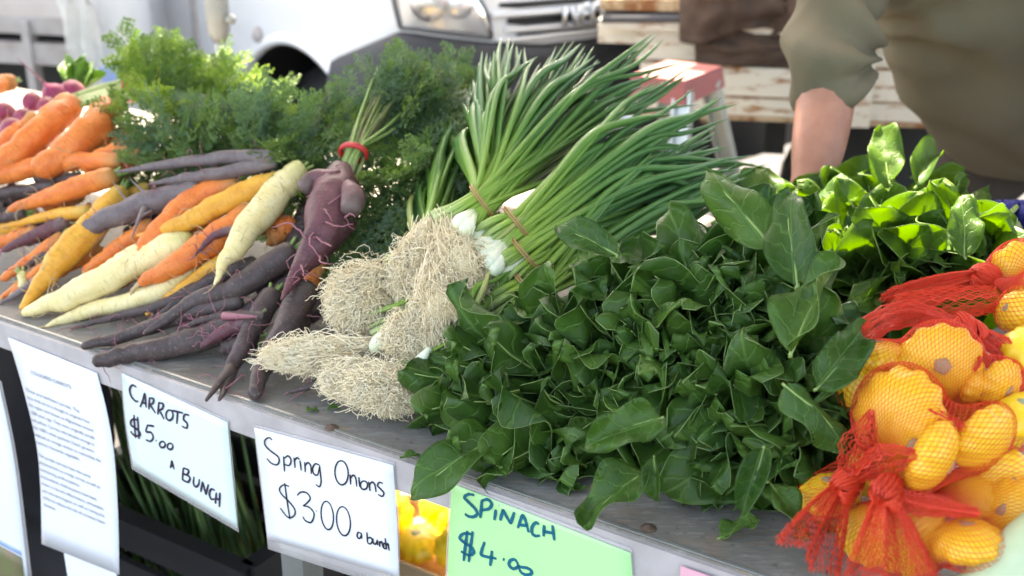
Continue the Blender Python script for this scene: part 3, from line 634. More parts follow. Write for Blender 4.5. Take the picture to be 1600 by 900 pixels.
# ------------------------------------------------------------------ carrots
HAIR = []
def curl(p, d, L, wob=.25, n=9, sag=.4):
    P = [np.array(p)]; d = unit(d)
    for i in range(n-1):
        d = unit(d + rng.normal(0, wob, 3) - UP*sag/n*.6); P.append(P[-1]+d*L/(n-1))
    return P
def carrot(kind, pts, wpx, lift, label, hairs=4, tail=0, knob=0, group=None, H=h_carrot, cat='carrot', nm=None, hairmat=None):
    wpx = list(wpx) if isinstance(wpx, (list, tuple)) else [wpx, wpx*.82, wpx*.3]
    lifts = lift if isinstance(lift, (list, tuple)) else [lift]*len(pts)
    C = np.array([pile(x, y, l, H) for (x, y), l in zip(pts, lifts)])
    ww = np.interp(np.linspace(0, 1, len(pts)), np.linspace(0, 1, len(wpx)), wpx)
    R = np.array([a/2*depth(c)/FPX for a, c in zip(ww, C)])
    for i in range(len(C)): C[i][2] = max(C[i][2], TZ+R[i]*.9) if uv(C[i])[0] > 0.0 else C[i][2]
    CR_ = cr(np.hstack([C, R[:, None]]), 44); P, r = CR_[:, :3], np.maximum(CR_[:, 3], .0012)
    s = np.linspace(0, 1, 44)
    r = r*np.clip(.72+.28*np.sqrt(np.clip(s/.06, 0, 1)), 0, 1)*(1-.25*np.clip((s-.97)/.03, 0, 1))
    sd = rng.uniform(0, 100)
    jit = np.array([noise.noise(Vector((sd, i*.22, 0))) for i in range(44)]); jit2 = np.array([noise.noise(Vector((0, i*.22, sd))) for i in range(44)])
    P = P + np.outer(jit, CU)*r.mean()*.22 + np.outer(jit2, CR)*r.mean()*.22
    ring = 1+.08*np.array([noise.noise(Vector((sd, i*1.3, 5))) for i in range(44)])
    rf = lambda t, th: ring[int(t*43)]*(1+.09*noise.noise(Vector((math.cos(th)*1.2+sd, math.sin(th)*1.2, t*7)))+.04*noise.noise(Vector((math.cos(th)*3+sd, math.sin(th)*3, t*26))))
    m = MB(); m.tube(P, r, 16, rfun=rf)
    o = m.build(nm or {'orange':'orange_carrot','amber':'yellow_carrot','cream':'cream_carrot','dark':'black_carrot','grey':'purple_carrot','purple':'purple_carrot'}[kind], M[kind], None, P[0], label=label, cat=cat, group=group)
    hm = M[hairmat] if hairmat else M['hair_pink'] if kind in ('dark', 'grey', 'purple', 'beet') else M['hair_pale']
    if hairs or tail:
        h = MB()
        for k in range(hairs):
            i = int(rng.uniform(6, 42)); a = rng.uniform(0, 2*PI); dr = cdir(math.cos(a), math.sin(a), .35)
            h.tube(curl(P[i]+unit(dr)*r[i]*.85, dr, rng.uniform(.012, .045), .35), np.linspace(.0008, .0003, 9), 4)
        if tail: h.tube(curl(P[-1], P[-1]-P[-4], tail, .2, 10, 1.0), np.linspace(max(.0012, r[-1]*.8), .0004, 10), 5)
        h.build('root_hair', hm, o, P[0], kind='stuff')
    # crown stub where the leaves were cut
    if kind not in ('dark',) or rng.random() < .4:
        c = MB(); d = unit(P[0]-P[2])
        for k in range(5):
            a = rng.normal(0, .35, 3); b = P[0]-d*.002+a*r[0]*.6; c.tube([b, b+unit(d+a*.5)*rng.uniform(.008, .02)], [.0028, .0022], 6)
        c.build('crown', M['stem'] if kind not in ('purple',) else M['stem_brown'], o, P[0])
    return o
CARROTS = [
 # lower layers first
 ('orange', [(99,370),(55,402),(3,436)], [24,22,12], -.004, 'slim orange carrot low at the heap end under the violet root', 2),
 ('orange', [(95,400),(60,425),(20,458)], [20,17,9], -.006, 'thin orange carrot lying beside the small white root', 2),
 ('orange', [(60,362),(30,370),(-10,384)], [24,22,18], .0, 'short orange carrot end showing below the thin yellow one', 1),
 ('orange', [(70,416),(40,438),(2,470)], [18,15,8], -.01, 'brownish orange carrot tip low at the end of the heap', 1),
 ('dark', [(95,395),(60,404),(38,420)], [16,14,6], -.002, 'tiny blackish carrot beside the slim orange ones', 1),
 ('cream', [(34,428),(36,440),(34,450)], [15,14,10], .004, 'stubby white root end standing among small orange tips', 1),
 ('grey', [(72,428),(38,452),(0,475)], [17,13,4], .002, 'grey violet carrot with a thin tail at the table edge', 2),
 ('dark', [(10,326),(-8,336),(-40,350)], [26,26,20], .004, 'dark carrot stub cut off by the heap end', 1),
 ('dark', [(42,332),(10,340),(-30,348)], [20,18,14], .008, 'blackish carrot just under the thin yellow tail', 1),
 ('purple', [(108,345),(60,366),(4,391)], [26,22,10], .010, 'smooth violet carrot pointing out under the thin yellow one', 2),
 ('dark', [(88,290),(40,298),(-20,303)], [20,20,17], .012, 'blackish carrot lying below the long flat orange carrot', 1),
 ('dark', [(96,296),(70,306),(40,322)], [16,14,9], .010, 'short dark carrot crossing behind the orange one with a pointed tip', 1),
 ('dark', [(126,278),(90,281),(54,279)], [19,18,12], .014, 'dusky carrot with a curled tip under the orange heap', 2),
 ('orange', [(240,350),(186,388),(130,425)], [30,28,14], -.004, 'orange carrot in the gap between amber and cream roots', 2),
 ('orange', [(310,362),(265,388),(222,414)], [28,26,14], .002, 'orange carrot half hidden under the tapering amber one', 1),
 ('orange', [(330,345),(300,370),(268,396)], [30,28,20], -.006, 'deep orange carrot showing between amber and big orange roots', 1),
 ('amber', [(372,392),(310,434),(228,492)], [28,24,7], -.002, 'amber carrot along the dark roots below the big orange one', 3),
 ('cream', [(320,395),(250,455),(130,488),(72,516)], [32,32,22,5], -.008, 'pale cream carrot lying flat on the table under the biggest cream one', 3),
 ('dark', [(310,448),(250,478),(175,496),(115,514)], [22,18,13,4], .0, 'slender dusty black carrot flat on the table with a fine tip', 3),
 ('dark', [(400,408),(320,445),(250,490)], [26,22,10], .004, 'black carrot tucked along the amber root', 2),
 ('dark', [(470,430),(400,480),(330,520)], [32,30,18], -.012, 'black carrot buried under the other black ones', 1),
 ('dark', [(520,450),(470,500),(450,560)], [40,36,26], -.016, 'thick dark carrot buried behind the pale root tufts', 1),
 ('orange', [(420,370),(440,360),(452,350)], [40,38,30], -.012, 'amber orange carrot end behind the cream root', 2),
 ('dark', [(380,420),(330,440),(290,452)], [30,28,20], -.014, 'dark carrot shaded below the pale cream root', 0),
 ('dark', [(400,530),(372,538),(348,544)], [27,27,23], .0, 'stubby dark carrot with a cut pink ring at its end', 2),
 ('dark', [(520,590),(490,602),(450,613)], [24,15,5], .004, 'small purple root tip peeping out from the onion roots', 1),
 # upper layer
 ('cream', [(300,378),(215,410),(120,458),(36,490)], [48,50,42,13], .020, 'largest cream yellow carrot lying lowest along the heap front', 5),
 ('amber', [(190,298),(144,356),(99,400),(66,440),(34,482)], [38,46,45,28,12], .024, 'thick amber carrot bent over at its tip on the table', 4),
 ('orange', [(398,328),(335,374),(270,417),(218,442)], [40,44,36,15], .030, 'big orange carrot with a hooked thin tail on the black roots', 5),
 ('orange', [(374,284),(305,314),(250,366),(206,412)], [34,44,44,22], .036, 'orange carrot running under the tapering amber carrot', 4),
 ('amber', [(444,276),(365,310),(290,347),(214,370)], [32,38,28,5], .052, 'amber carrot tapering to a thin straight tail across orange ones', 5),
 ('cream', [(474,264),(425,310),(375,374),(350,412),(334,447)], [40,48,40,20,4], .060, 'ivory white carrot with a fine drooping tail and green crown', 5),
 ('grey', [(314,297),(240,315),(168,342),(112,364)], [36,40,34,20], .044, 'thick grey violet carrot with side roots lying over the amber one', 6),
 ('grey', [(432,252),(350,270),(290,278),(236,287)], [26,22,16,5], .075, 'lower of two twisted grey carrots at the green tops', 4),
 ('grey', [(428,246),(360,246),(270,256),(180,269)], [27,22,16,4], .09, 'upper twisted grey carrot with a long thin tail at the green tops', 4),
 ('purple', [(378,358),(335,368),(304,400)], [17,13,3], .056, 'small curved violet root resting on the big orange carrot', 2),
 ('amber', [(138,330),(80,337),(0,356)], [21,18,4], .030, 'thin yellow carrot with a split stringy tail', 3),
 ('orange', [(180,273),(100,300),(14,327)], [33,32,10], .050, 'orange carrot with a round crown and blunt pointed tip', 4),
 ('orange', [(190,250),(90,255),(-20,280)], [26,30,30], .056, 'long flat orange carrot lying across the upper heap', 3),
 ('orange', [(208,232),(175,240),(130,262)], [28,30,28], .040, 'short orange carrot crown behind the two fat ones', 2),
 ('orange', [(218,243),(200,250),(170,262)], [22,24,20], .036, 'small pale orange crown near the fine green stems', 2),
 ('orange', [(172,166),(140,206),(60,272)], [44,52,40], .066, 'fat orange carrot with a violet tinted crown on top of the heap', 3),
 ('orange', [(112,160),(70,200),(-10,272)], [44,48,40], .072, 'fat orange carrot with a greenish crown on top of the heap', 3),
 ('orange', [(60,186),(20,222),(-30,260)], [34,40,36], .050, 'bright orange carrot behind the fat one with greenish crown', 2),
 # dark roots at the front
 ('dark', [(378,470),(290,492),(205,522),(128,541)], [30,28,21,13], .018, 'long black carrot pointing flat over the table edge', 4),
 ('dark', [(460,392),(373,448),(300,474),(226,521)], [44,38,27,9], .034, 'dusty black carrot with a ringed step in its middle', 6),
 ('dark', [(385,498),(290,536),(210,560),(147,565)], [42,40,30,22], .012, 'blunt black carrot overhanging the table edge above two signs', 5),
 ('purple', [(400,498),(350,518),(314,542)], [22,20,7], .030, 'short purplish carrot lying on the blunt black one', 3),
 ('dark', [(412,494),(345,494),(294,507)], [15,14,9], .034, 'thin black carrot with a pale pink side shoot', 4),
 ('dark', [(426,458),(390,520),(360,580),(343,625)], [40,34,22,6], .022, 'forked black carrot with two tails over the table edge', 4),
 ('dark', [(478,450),(440,527),(408,580),(398,620)], [52,42,30,22], .026, 'thick blunt black carrot beside the pale onion roots', 5),
]
for c in CARROTS:
    tail = {'big orange carrot with a hooked thin tail on the black roots': .045, 'ivory white carrot with a fine drooping tail and green crown': .02, 'thin yellow carrot with a split stringy tail': .03}.get(c[4], rng.uniform(0, .02) if c[2][-1] < 12 else 0)
    o = carrot(c[0], c[1], c[2], c[3], c[4], c[5]*2+4, tail)
    if 'forked' in c[4]:
        a, b = pile(362, 576, .024, h_carrot), pile(322, 626, .02, h_carrot)
        MB().tube(cr([a, (a+b)/2+UP*.002, b], 10), np.linspace(.0085, .002, 10), 10).build('side_root', M['dark'], o, a)
    if 'side roots' in c[4]:
        for (p, q, r0) in (((228,322),(206,372),.006), ((240,312),(202,278),.0045), ((210,326),(176,284),.0032), ((236,330),(205,350),.003)):
            a, b = pile(*p, .055, h_carrot), pile(*q, .075, h_carrot)
            MB().tube(cr([a, a*.6+b*.4+CT*.006, b], 10), np.linspace(r0, .0006, 10), 8).build('side_root', M['grey'], o, a)
    if 'pink side shoot' in c[4]:
        a, b = pile(350, 494, .04, h_carrot), pile(402, 495, .05, h_carrot)
        MB().tube(cr([a, (a+b)/2+CT*.004, b], 8), np.linspace(.006, .0015, 8), 8).build('side_root', M['hair_pink'], o, a)
# buried carrots that fill the heap
fill_poly = [((505,300),(475,350)), ((482,335),(452,400)), ((208,208),(172,236)), ((225,235),(190,262)), ((430,300),(400,330)), ((150,330),(110,360)), ((30,300),(-30,330)), ((150,380),(90,420)), ((230,300),(170,340)), ((270,330),(200,370)), ((330,400),(270,440)), ((440,330),(400,360)), ((450,420),(400,450)), ((330,330),(280,360)), ((500,420),(460,470)), ((120,300),(70,320)), ((60,240),(0,270)), ((150,225),(90,260)), ((40,210),(-20,240)), ((480,520),(440,560)), ((300,440),(230,470)), ((420,470),(380,500)), ((350,480),(300,510)), ((60,340),(0,360)), ((90,350),(40,370)), ((210,420),(150,450)), ((380,300),(330,320)), ((410,330),(370,360))]
for i, (a, b) in enumerate(fill_poly):
    k = ('orange', 'dark', 'orange', 'amber', 'dark')[i % 5] if a[0] < 300 else ('dark', 'dark', 'orange')[i % 3]
    carrot(k, [a, ((a[0]+b[0])/2, (a[1]+b[1])/2), b], [36, 36, 30], -.03, {'orange': 'orange carrot buried in the heap under the others', 'dark': 'blackish carrot buried in the heap under the others', 'amber': 'amber carrot buried in the heap under the others'}[k], 0, group='carrots buried in the heap')

# tied bunch with the gnarled purple root
def pp(x, y, l): return pile(x, y, l, h_carrot)
gb = thing('carrot_bunch', pp(520, 320, .0), 'gnarled purple carrot bunch tied with a red rubber band', 'carrot bunch')
C = cr([np.r_[pp(x, y, l), r] for x, y, l, r in ((533,268,.05,.020), (526,300,.06,.033), (518,325,.065,.036), (505,365,.07,.028), (484,400,.07,.018), (462,430,.07,.010), (440,468,.075,.0018))], 44)
sd = 3.3; m = MB(); m.tube(C[:, :3], np.maximum(C[:, 3], .001), 20, rfun=lambda t, th: 1+.16*noise.noise(Vector((math.cos(th)*1.4+sd, math.sin(th)*1.4, t*6)))+.06*noise.noise(Vector((math.cos(th)*4, math.sin(th)*4+sd, t*24))))
rb = m.build('root', M['purple'], gb, C[0][:3])
for P_, r_ in ((((474,296),(492,280),(520,278),(533,272)), (.012,.014,.012,.008)), (((508,318),(518,300),(526,280)), (.013,.015,.010)), (((548,330),(552,310),(545,292)), (.014,.017,.012))):
    P3 = cr([np.r_[pp(x, y, .098), r] for (x, y), r in zip(P_, r_)], 16); MB().tube(P3[:, :3], P3[:, 3], 12, rfun=lambda t, th: 1+.12*noise.noise(Vector((th, t*5, 1)))).build('side_root', M['purple'], gb, P3[0][:3])
h = MB()
for (x0, y0, x1, y1) in ((490,330,540,300), (500,315,520,345), (478,372,425,355), (490,370,515,385), (492,360,500,400), (500,400,520,412), (540,340,555,338), (470,415,480,440), (505,345,552,352), (520,300,480,306)):
    a, b = pp(x0, y0, .105), pp(x1, y1, .115); mid = (a+b)/2+CT*.012+rng.normal(0, .006, 3); h.tube(cr([a, mid, b], 10)+rng.normal(0, .0008, (10,3)), np.linspace(.0016, .0006, 10), 5)
for k in range(16):
    i = int(rng.uniform(4, 40)); a = rng.uniform(0, 2*PI); dr = cdir(math.cos(a), math.sin(a), .6); h.tube(curl(C[i][:3]+unit(dr)*C[i][3]*.9, dr, rng.uniform(.01, .04), .4), np.linspace(.001, .0004, 9), 4)
h.build('root_hair', M['hair_pink'], gb, C[0][:3], kind='stuff')
GBT = []
for k in range(26):
    a = rng.normal(0, 1, 2)*.4; b0 = pp(538+a[0]*14, 278+a[1]*8, .06); b1 = at(553+a[0]*14, 238+a[1]*5, depth(pp(553, 238, .12))+.012*a[1]); tx_, ty_ = rng.uniform(585, 690), rng.uniform(100, 190)
    b2 = at((553+tx_)/2-6+a[0]*6, (238+ty_)/2+8, depth(b1)+.05); b3 = at(tx_, ty_, depth(b1)+.12)
    MB().tube(cr([b0, b1, b2, b3], 14), np.linspace(.0034, .0018, 14), 6).build('stem', M['stem_brown'] if k % 3 else M['stem'], gb, b0)
    GBT.append((b2, b3))
bc = at(552, 240, depth(pp(553, 238, .12))); ba = unit(at(562, 212, depth(bc)+.02)-at(545, 265, depth(bc)-.02)); e1 = unit(np.cross(ba, CT)); e2 = np.cross(ba, e1)
for j, (dd, rr) in enumerate(((.0, .0195), (.004, .0188))):
    MB().tube([bc+ba*dd+e1*math.cos(t)*rr+e2*math.sin(t)*rr*.85 for t in np.linspace(0, 2*PI, 30)], .0028, 8, cap=False).build('rubber_band', M['band_red'], gb, bc)

# ------------------------------------------------------------------ feathery carrot greens
def frond_mesh(L, seed, mat, dens=8):
    r = np.random.default_rng(seed); m = MB(); ys = np.linspace(0, 1, 12)
    ax_ = np.array([[.012*math.sin(2*y+seed), L*y, -.10*L*y*y+.02*L*math.sin(4*y)] for y in ys]); m.tube(ax_, np.linspace(.0016, .0004, 12), 4, mi=1)
    f = lambda y: np.array([np.interp(y, ys, ax_[:, k]) for k in range(3)])
    def lobe(p, d, nrm, l, wd):
        s = np.cross(d, nrm); q = p+d*l; c = p+d*l*.5
        m.add([p, c+s*wd+nrm*wd*.3, q, c-s*wd-nrm*wd*.2], [(0,1,2), (0,2,3)])
    for i in range(dens):
        y = .22+.76*i/(dens-1)
        for sg in (-1, 1):
            p = f(y); pl = L*.40*(math.sin(PI*min(1, .25+.72*(1-y)+.1)))*r.uniform(.8, 1.1)
            an = math.radians(r.uniform(42, 62)); d = unit(V(sg*math.sin(an), math.cos(an), r.normal(0, .28))); nz = unit(V(r.normal(0, .3), r.normal(0, .2), 1))
            nz = unit(nz-d*(nz @ d)); s2 = np.cross(nz, d)
            e = p+d*pl; m.tube([p, p+d*pl*.5-V(0,0,.02*pl), e-V(0,0,.1*pl)], [.0008, .0006, .0003], 3, mi=1)
            for j in range(4):
                t = .22+.76*j/3; b = p+d*pl*t-V(0,0,.1*pl*t*t)
                for s3 in (-1, 1):
                    d2 = unit(d*.75+s2*s3*.8+nz*r.normal(0, .3)); l2 = pl*.34*(1.15-t)*r.uniform(.8, 1.2)+.004
                    for q_ in range(3):
                        b2 = b+d2*l2*(.25+.33*q_); n2 = unit(nz+r.normal(0, .35, 3))
                        for s4 in ((-1, 1) if q_ < 2 else (0,)):
                            d3 = unit(d2+np.cross(d2, n2)*s4*.9); lobe(b2, d3, n2, l2*.5+.005, .0034+.001*r.random())
    return m.mesh('frond', [mat, M['stem']], smooth=False)
FR = {k: [frond_mesh(.2, 10+i+7*j, M[k]) for i in range(4)] for j, k in enumerate(('frond', 'frond_pale', 'frond_blue'))}
def h_green(u, v): return min(.2, max(0, (u-.05)*.6))
GREENS = [ # label, kind mix, region centre, spread, count, direction in picture, lift range
 ('bushy bunch of feathery carrot tops draped in sunlight at the far edge', ('frond', 'frond_pale', 'frond_pale'), (318,142), (80,36), 48, (.8, .3), (.0, .05)),
 ('tall carrot tops standing up behind the red tied pale stems', ('frond',), (265,98), (42,26), 20, (.3, 1), (.02, .05)),
 ('carrot tops hanging low behind the small orange crowns', ('frond', 'frond_pale'), (250,190), (50,38), 26, (.4, -.5), (-.02, .03)),
 ('blue green carrot tops spread above the twisted grey carrots', ('frond_blue', 'frond'), (370,222), (95,24), 46, (.5, .35), (-.01, .045)),
 ('sun flecked carrot tops between the van wheel and the tied stems', ('frond_blue', 'frond_pale', 'frond'), (500,208), (60,20), 30, (.5, .5), (-.02, .03)),
 ('tall blue green carrot tops fanned above the red banded stems', ('frond_blue', 'frond_blue', 'frond'), (682,158), (56,30), 46, (.35, .9), (-.02, .03)),
 ('carrot tops filling the gap below the red banded stems', ('frond', 'frond_blue'), (662,255), (48,52), 46, (.6, -.1), (-.03, .03)),
 ('dark carrot tops tucked beside the gnarled purple root', ('frond',), (600,335), (34,52), 36, (.3, -.7), (-.03, .02)),
 ('flattened carrot tops packed under the others behind the gnarled root', ('frond',), (625,305), (40,58), 44, (.3, -.2), (-.10, -.05)),
 ('flattened carrot tops packed behind the short orange carrot crowns', ('frond', 'frond_pale'), (262,222), (58,26), 34, (.4, .2), (-.08, -.02)),
 ('carrot tops lying under the grey twisted carrots', ('frond_blue', 'frond'), (440,232), (60,20), 24, (.3, .1), (-.02, .02)),
]
for lab, mix, (cx, cy), (sx, sy), cnt, (dx, dy), (l0, l1) in GREENS:
    g = thing('carrot_greens', pile(cx, cy, 0, h_green), lab, 'carrot tops', 'bunches of carrot tops along the heap')
    for i in range(cnt):
        a, rr = rng.uniform(0, 2*PI), math.sqrt(rng.random()); x, y = cx+sx*rr*math.cos(a), cy+sy*rr*math.sin(a)
        x0 = x-dx*26; y0 = y+dy*26+22
        p = pile(x0, y0, rng.uniform(l0, l1), h_green); ox, oy = math.cos(a)*rr, -math.sin(a)*rr
        d = cdir(dx+.8*ox+rng.normal(0, .4), dy*.8+.5*oy+rng.normal(0, .4), rng.normal(.15, .35)); nn = cdir(rng.normal(0, .4), .65+rng.normal(0, .35), .75)
        o = link('frond', random.choice(FR[mix[i % len(mix)]]), g); basis(o, p, d, nn, rng.uniform(.3, .52))
for k, (b2, b3) in enumerate(GBT):
    for j in range(2):
        o = link('frond', random.choice(FR['frond_blue' if k % 2 else 'frond']), gb); p = b2+(b3-b2)*(.35+.35*j)-CT*.015; basis(o, p, cdir(.6+rng.normal(0, .45), .12+rng.normal(0, .3), .2), cdir(rng.normal(0, .5), .6, .8), rng.uniform(.28, .4))
# pale stems with a red band at the far bunch
st = thing('carrot_bunch', pile(160, 150, .05, h_green), 'pale green carrot stems gathered in a red band beside the fat orange carrots', 'carrot bunch')
for k in range(16):
    a, b = rng.normal(0, .5), rng.normal(0, .5)
    P = [pile(118+a*8, 158+b*9, .06, h_green), pile(160+a*4, 146+b*12, .075, h_green), pile(200, 138+b*14, .08+a*.008, h_green), pile(250+rng.uniform(0, 60), 148+b*30, .05+a*.01, h_green)]
    MB().tube(cr(P, 12), [.0042]*12, 6).build('stem', M['stem'], st, P[0])
c = pile(203, 139, .08, h_green); ba = unit(pile(230, 143, .07, h_green)-pile(180, 141, .078, h_green)); e1 = unit(np.cross(ba, CT)); e2 = np.cross(ba, e1)
for j in range(3):
    MB().tube([c+ba*(j-1)*.005+e1*math.cos(t)*.021+e2*math.sin(t)*.021 for t in np.linspace(0, 2*PI, 28)], .0042, 8, cap=False).build('rubber_band', M['band_red'], st, c)

# ------------------------------------------------------------------ beetroot at the heap end
def h_beet(u, v): return .17
for (x, y, w_, lab) in ((86,150,42,'pink beetroot with a long thin taproot pointing up'), (112,146,40,'pink beetroot beside the fat greenish carrot crown'), (20,206,42,'large pink beetroot low at the heap end'), (74,168,32,'small pink beetroot between the brownish one and the carrots'), (50,160,32,'brownish beetroot tied at the back of the pink ones'), (6,178,36,'purplish beetroot half out of view at the heap end'), (36,184,30,'dull purple beetroot in the middle of the cluster'), (-20,190,40,'dark pink beetroot outermost of the cluster')):
    c = pile(x, y, .03, h_beet); r = w_/2*depth(c)/FPX
    m = MB(); d = cdir(rng.normal(-.3, .3), -.6, .5); tt = [-1, -.9, -.7, -.35, 0, .35, .7, .9, 1.05, 1.25]; rr_ = [.15, .5, .8, .98, 1, .92, .66, .35, .16, .07]
    if 'taproot' in lab: d = cdir(-.45, .6, .2)
    m.tube([c+unit(d)*r*k for k in tt], [r*k for k in rr_], 18, rfun=lambda t, th: 1+.06*noise.noise(Vector((th, t*3, x))))
    o = m.build('beetroot', M['beet'], None, c, label=lab, cat='beetroot', group='beetroots at the heap end')
    a = c+unit(d)*r*1.2; MB().tube(cr([a, a+unit(d)*r*.9+CR*-.004, a+unit(d)*r*2.2-CR*.012], 10), np.linspace(r*.09, .0007, 10), 6).build('taproot', M['hair_pink'], o, c)
o = carrot('orange', [(18,128),(4,130),(-20,140)], [26,28,24], .06, 'small bright orange carrot end at the back of the beetroots', 0)

# ------------------------------------------------------------------ spring onions
def onion_bunch(label, base, band, fan, count, Zt, roots, bulbs, bl=.03, dry=1, rim_ok=True):
    """base, band: picture points on the heap; fan: list of (x, y) leaf tips; Zt: distance range of the tips"""
    b0 = pile(*base, bl, h_onion); b1 = pile(*band, bl+.012, h_onion)
    t = thing('spring_onion_bunch', b0, label, 'spring onions')
    fp = cr(np.array(fan, float), 200)
    ba = unit(b1-b0); e1 = unit(np.cross(ba, CT)); e2 = np.cross(ba, e1)
    for k in range(count):
        q = (k+rng.random())/count; tx_, ty_ = fp[int(q*199)]; sh = 1.06-abs(rng.normal(0, .15)); sh = max(.5, sh)
        tx_, ty_ = band[0]+(tx_-band[0])*sh, band[1]+(ty_-band[1])*sh
        a = rng.normal(0, 1, 2); a /= max(1, np.linalg.norm(a)/1.0); lay = rng.uniform(-1, 1)
        P0 = b0+e1*a[0]*.028+e2*a[1]*.018; P1 = b1+e1*a[0]*.017+e2*a[1]*.014
        z0 = Zt[0]+(Zt[1]-Zt[0])*q+lay*.05
        P3 = at(tx_, ty_, z0); L = np.linalg.norm(P3-P1)
        P2 = (P1+P3)/2+UP*(.004+.02*rng.random())*(1 if rng.random() < .7 else -1)+rng.normal(0, .006, 3)
        if rng.random() < .15: P3 = P3+CR*.05-UP*.03
        kink = rng.normal(0, .006, 3)
        C = cr([P0, P1, P2+kink, P2*.45+P3*.55+rng.normal(0, .005, 3), P3], 22); s = np.linspace(0, 1, 22)
        r0 = rng.uniform(.0050, .0086); r = r0*np.interp(s, [0, .15, .5, .75, .93, 1], [.65, .72, 1.2, 1.0, .45, .06])
        MB().tube(C, r, 7, flat=.6).build('leaf', M['onion_dry'] if k < dry else M['onion'], t, P0)
    for (x, y, dx, dy, l) in bulbs:
        p = pile(x, y, bl+l, h_onion); d = unit(b1-p) if dx is None else cdir(dx, dy, .1); d = unit(d)
        MB().tube([p-d*.005, p, p+d*.009, p+d*.02, p+d*.035, p+d*.045], [.004, .0088, .0105, .0085, .006, .0042], 12).build('bulb', M['bulb'], t, p)
    for j in range(2):
        MB().tube([b1+ba*(.001+.003*j)+e1*math.cos(a)*(.026+.001*j)+e2*math.sin(a)*.0215 for a in np.linspace(0, 2*PI, 32)], .0013, 6, cap=False).build('rubber_band', M['band_tan'], t, b1)
    for (sx, sy, cx, cy, rx, ry, lift, cnt, drx, dry_) in roots:
        s0 = pile(sx, sy, bl+.01, h_onion); c = pile(cx, cy, lift, h_onion); k = depth(c)/FPX; ax_, ay_ = rx*k, ry*k; az = min(ax_, ay_)*.75
        mc = MB(); mc.grid([[c+CR*ax_*.58*math.sin(f)*math.cos(h)*(1+.12*math.sin(3*h+f*4))+CU*ay_*.60*math.cos(f)+CT*az*.62*math.sin(f)*math.sin(h) for h in np.linspace(0, 2*PI, 25)] for f in np.linspace(0, PI, 15)])
        mc.build('root_core', M['ocore'], t, c)
        n_ = int(cnt*2.3); K = 22; s = np.linspace(0, 1, K)
        off = rng.normal(0, 1, (n_, 3)); A = s0 + CR*(off[:, :1]*.22*ax_)+CU*(off[:, 1:2]*.15*ay_)+CT*(off[:, 2:3]*.25*az)
        dd = rng.normal(0, 1, (n_, 3)); dd[:, 2] = np.abs(dd[:, 2])*1.0; dd[:, 0] += drx*rng.uniform(.6, 3.4, n_); dd[:, 1] += dry_*rng.uniform(.6, 3.4, n_); dd /= np.linalg.norm(dd, axis=1)[:, None]
        rad = rng.uniform(.8, 1.1, n_)**1.0; lng = rng.random(n_) < .05; rad[lng] *= rng.uniform(1.08, 1.3, lng.sum())
        Q = c + CR*(dd[:, :1]*ax_*rad[:, None])+CU*(dd[:, 1:2]*ay_*rad[:, None])+CT*(dd[:, 2:3]*az*rad[:, None])
        md = dd*V(1,1,1)+np.array([0, .0, .9]); md += rng.normal(0, .22, (n_, 3)); md /= np.linalg.norm(md, axis=1)[:, None]
        B = c + CR*(md[:, :1]*ax_*1.0)+CU*(md[:, 1:2]*ay_*.95+.12*ay_)+CT*(md[:, 2:3]*az*1.05)
        P = (1-s)[None, :, None]**2*A[:, None]+2*(s*(1-s))[None, :, None]*B[:, None]+(s**2)[None, :, None]*Q[:, None]
        for o_ in range(4):
            fr = rng.uniform(.4, 2.2, (n_, 1, 1)) if o_ < 2 else rng.uniform(2.5, 7, (n_, 1, 1)); ph = rng.uniform(0, 6.28, (n_, 1, 3)); am = rng.uniform(.4, 1.4, (n_, 1, 1))*(.0050 if o_ < 2 else .0015)
            P = P + np.sin(s[None, :, None]*6.28*fr+ph)*am*(.15+np.sin(PI*s**.8)+.25*s)[None, :, None]*rng.normal(0, 1, (n_, 1, 3))
        u_, v_ = (P-E0) @ N, (P-E0) @ T
        P[..., 2] = np.where(u_ > 0, np.maximum(P[..., 2], TZ+.001), P[..., 2])
        r = rng.uniform(.00038, .00068, (n_, 1))*np.linspace(1.15, .6, K)[None]
        link('root_tuft', strand_mesh('root_tuft', P, r, M['oroot'], c), t, c, kind='stuff')
    return t
onion_bunch('spring onion bunch lying low beneath the others with a drooping root tuft', (640,600), (720,540), [(760,420),(820,420),(880,400)], 14, (1.5, 1.6),
    [(610,600,612,602,78,44,.045,620,-.2,-.7), (640,585,560,590,60,40,.035,380,-.8,-.4)], [(636,590,.4,.5,.025)], .02)
onion_bunch('spring onion bunch with its combed root tuft sticking out over the black carrots', (585,520), (660,470), [(640,260),(660,280),(700,300)], 10, (1.75, 1.8),
    [(560,540,505,556,92,34,.045,620,-1.3,-.2)], [(585,545,.5,.7,.02)], .02)
onion_bunch('spring onion bunch with upright leaves standing beside the dark carrot tops', (622,428), (664,395), [(628,352),(646,262),(662,232),(690,200),(715,160),(745,120),(758,92)], 24, (1.82, 1.98),
    [(600,430,570,465,66,68,.045,620,-.4,-.5)], [(612,432,None,0,.03), (627,424,None,0,.03), (640,432,None,0,.035)], .035)
onion_bunch('low spring onion bunch with tan band beside the spinach leaves', (765,500), (822,455), [(930,250),(1010,240),(1060,240),(1120,250),(1170,262),(1180,285),(1050,330),(960,380)], 44, (1.70, 1.95), [], [], .0, 1)
onion_bunch('spring onion bunch half hidden under the bulbs of the banded one', (775,440), (820,400), [(960,210),(1040,225),(1110,235),(1150,270),(1080,300),(980,330)], 40, (1.74, 1.95), [], [(786,432,None,0,.02)], .015, 2)
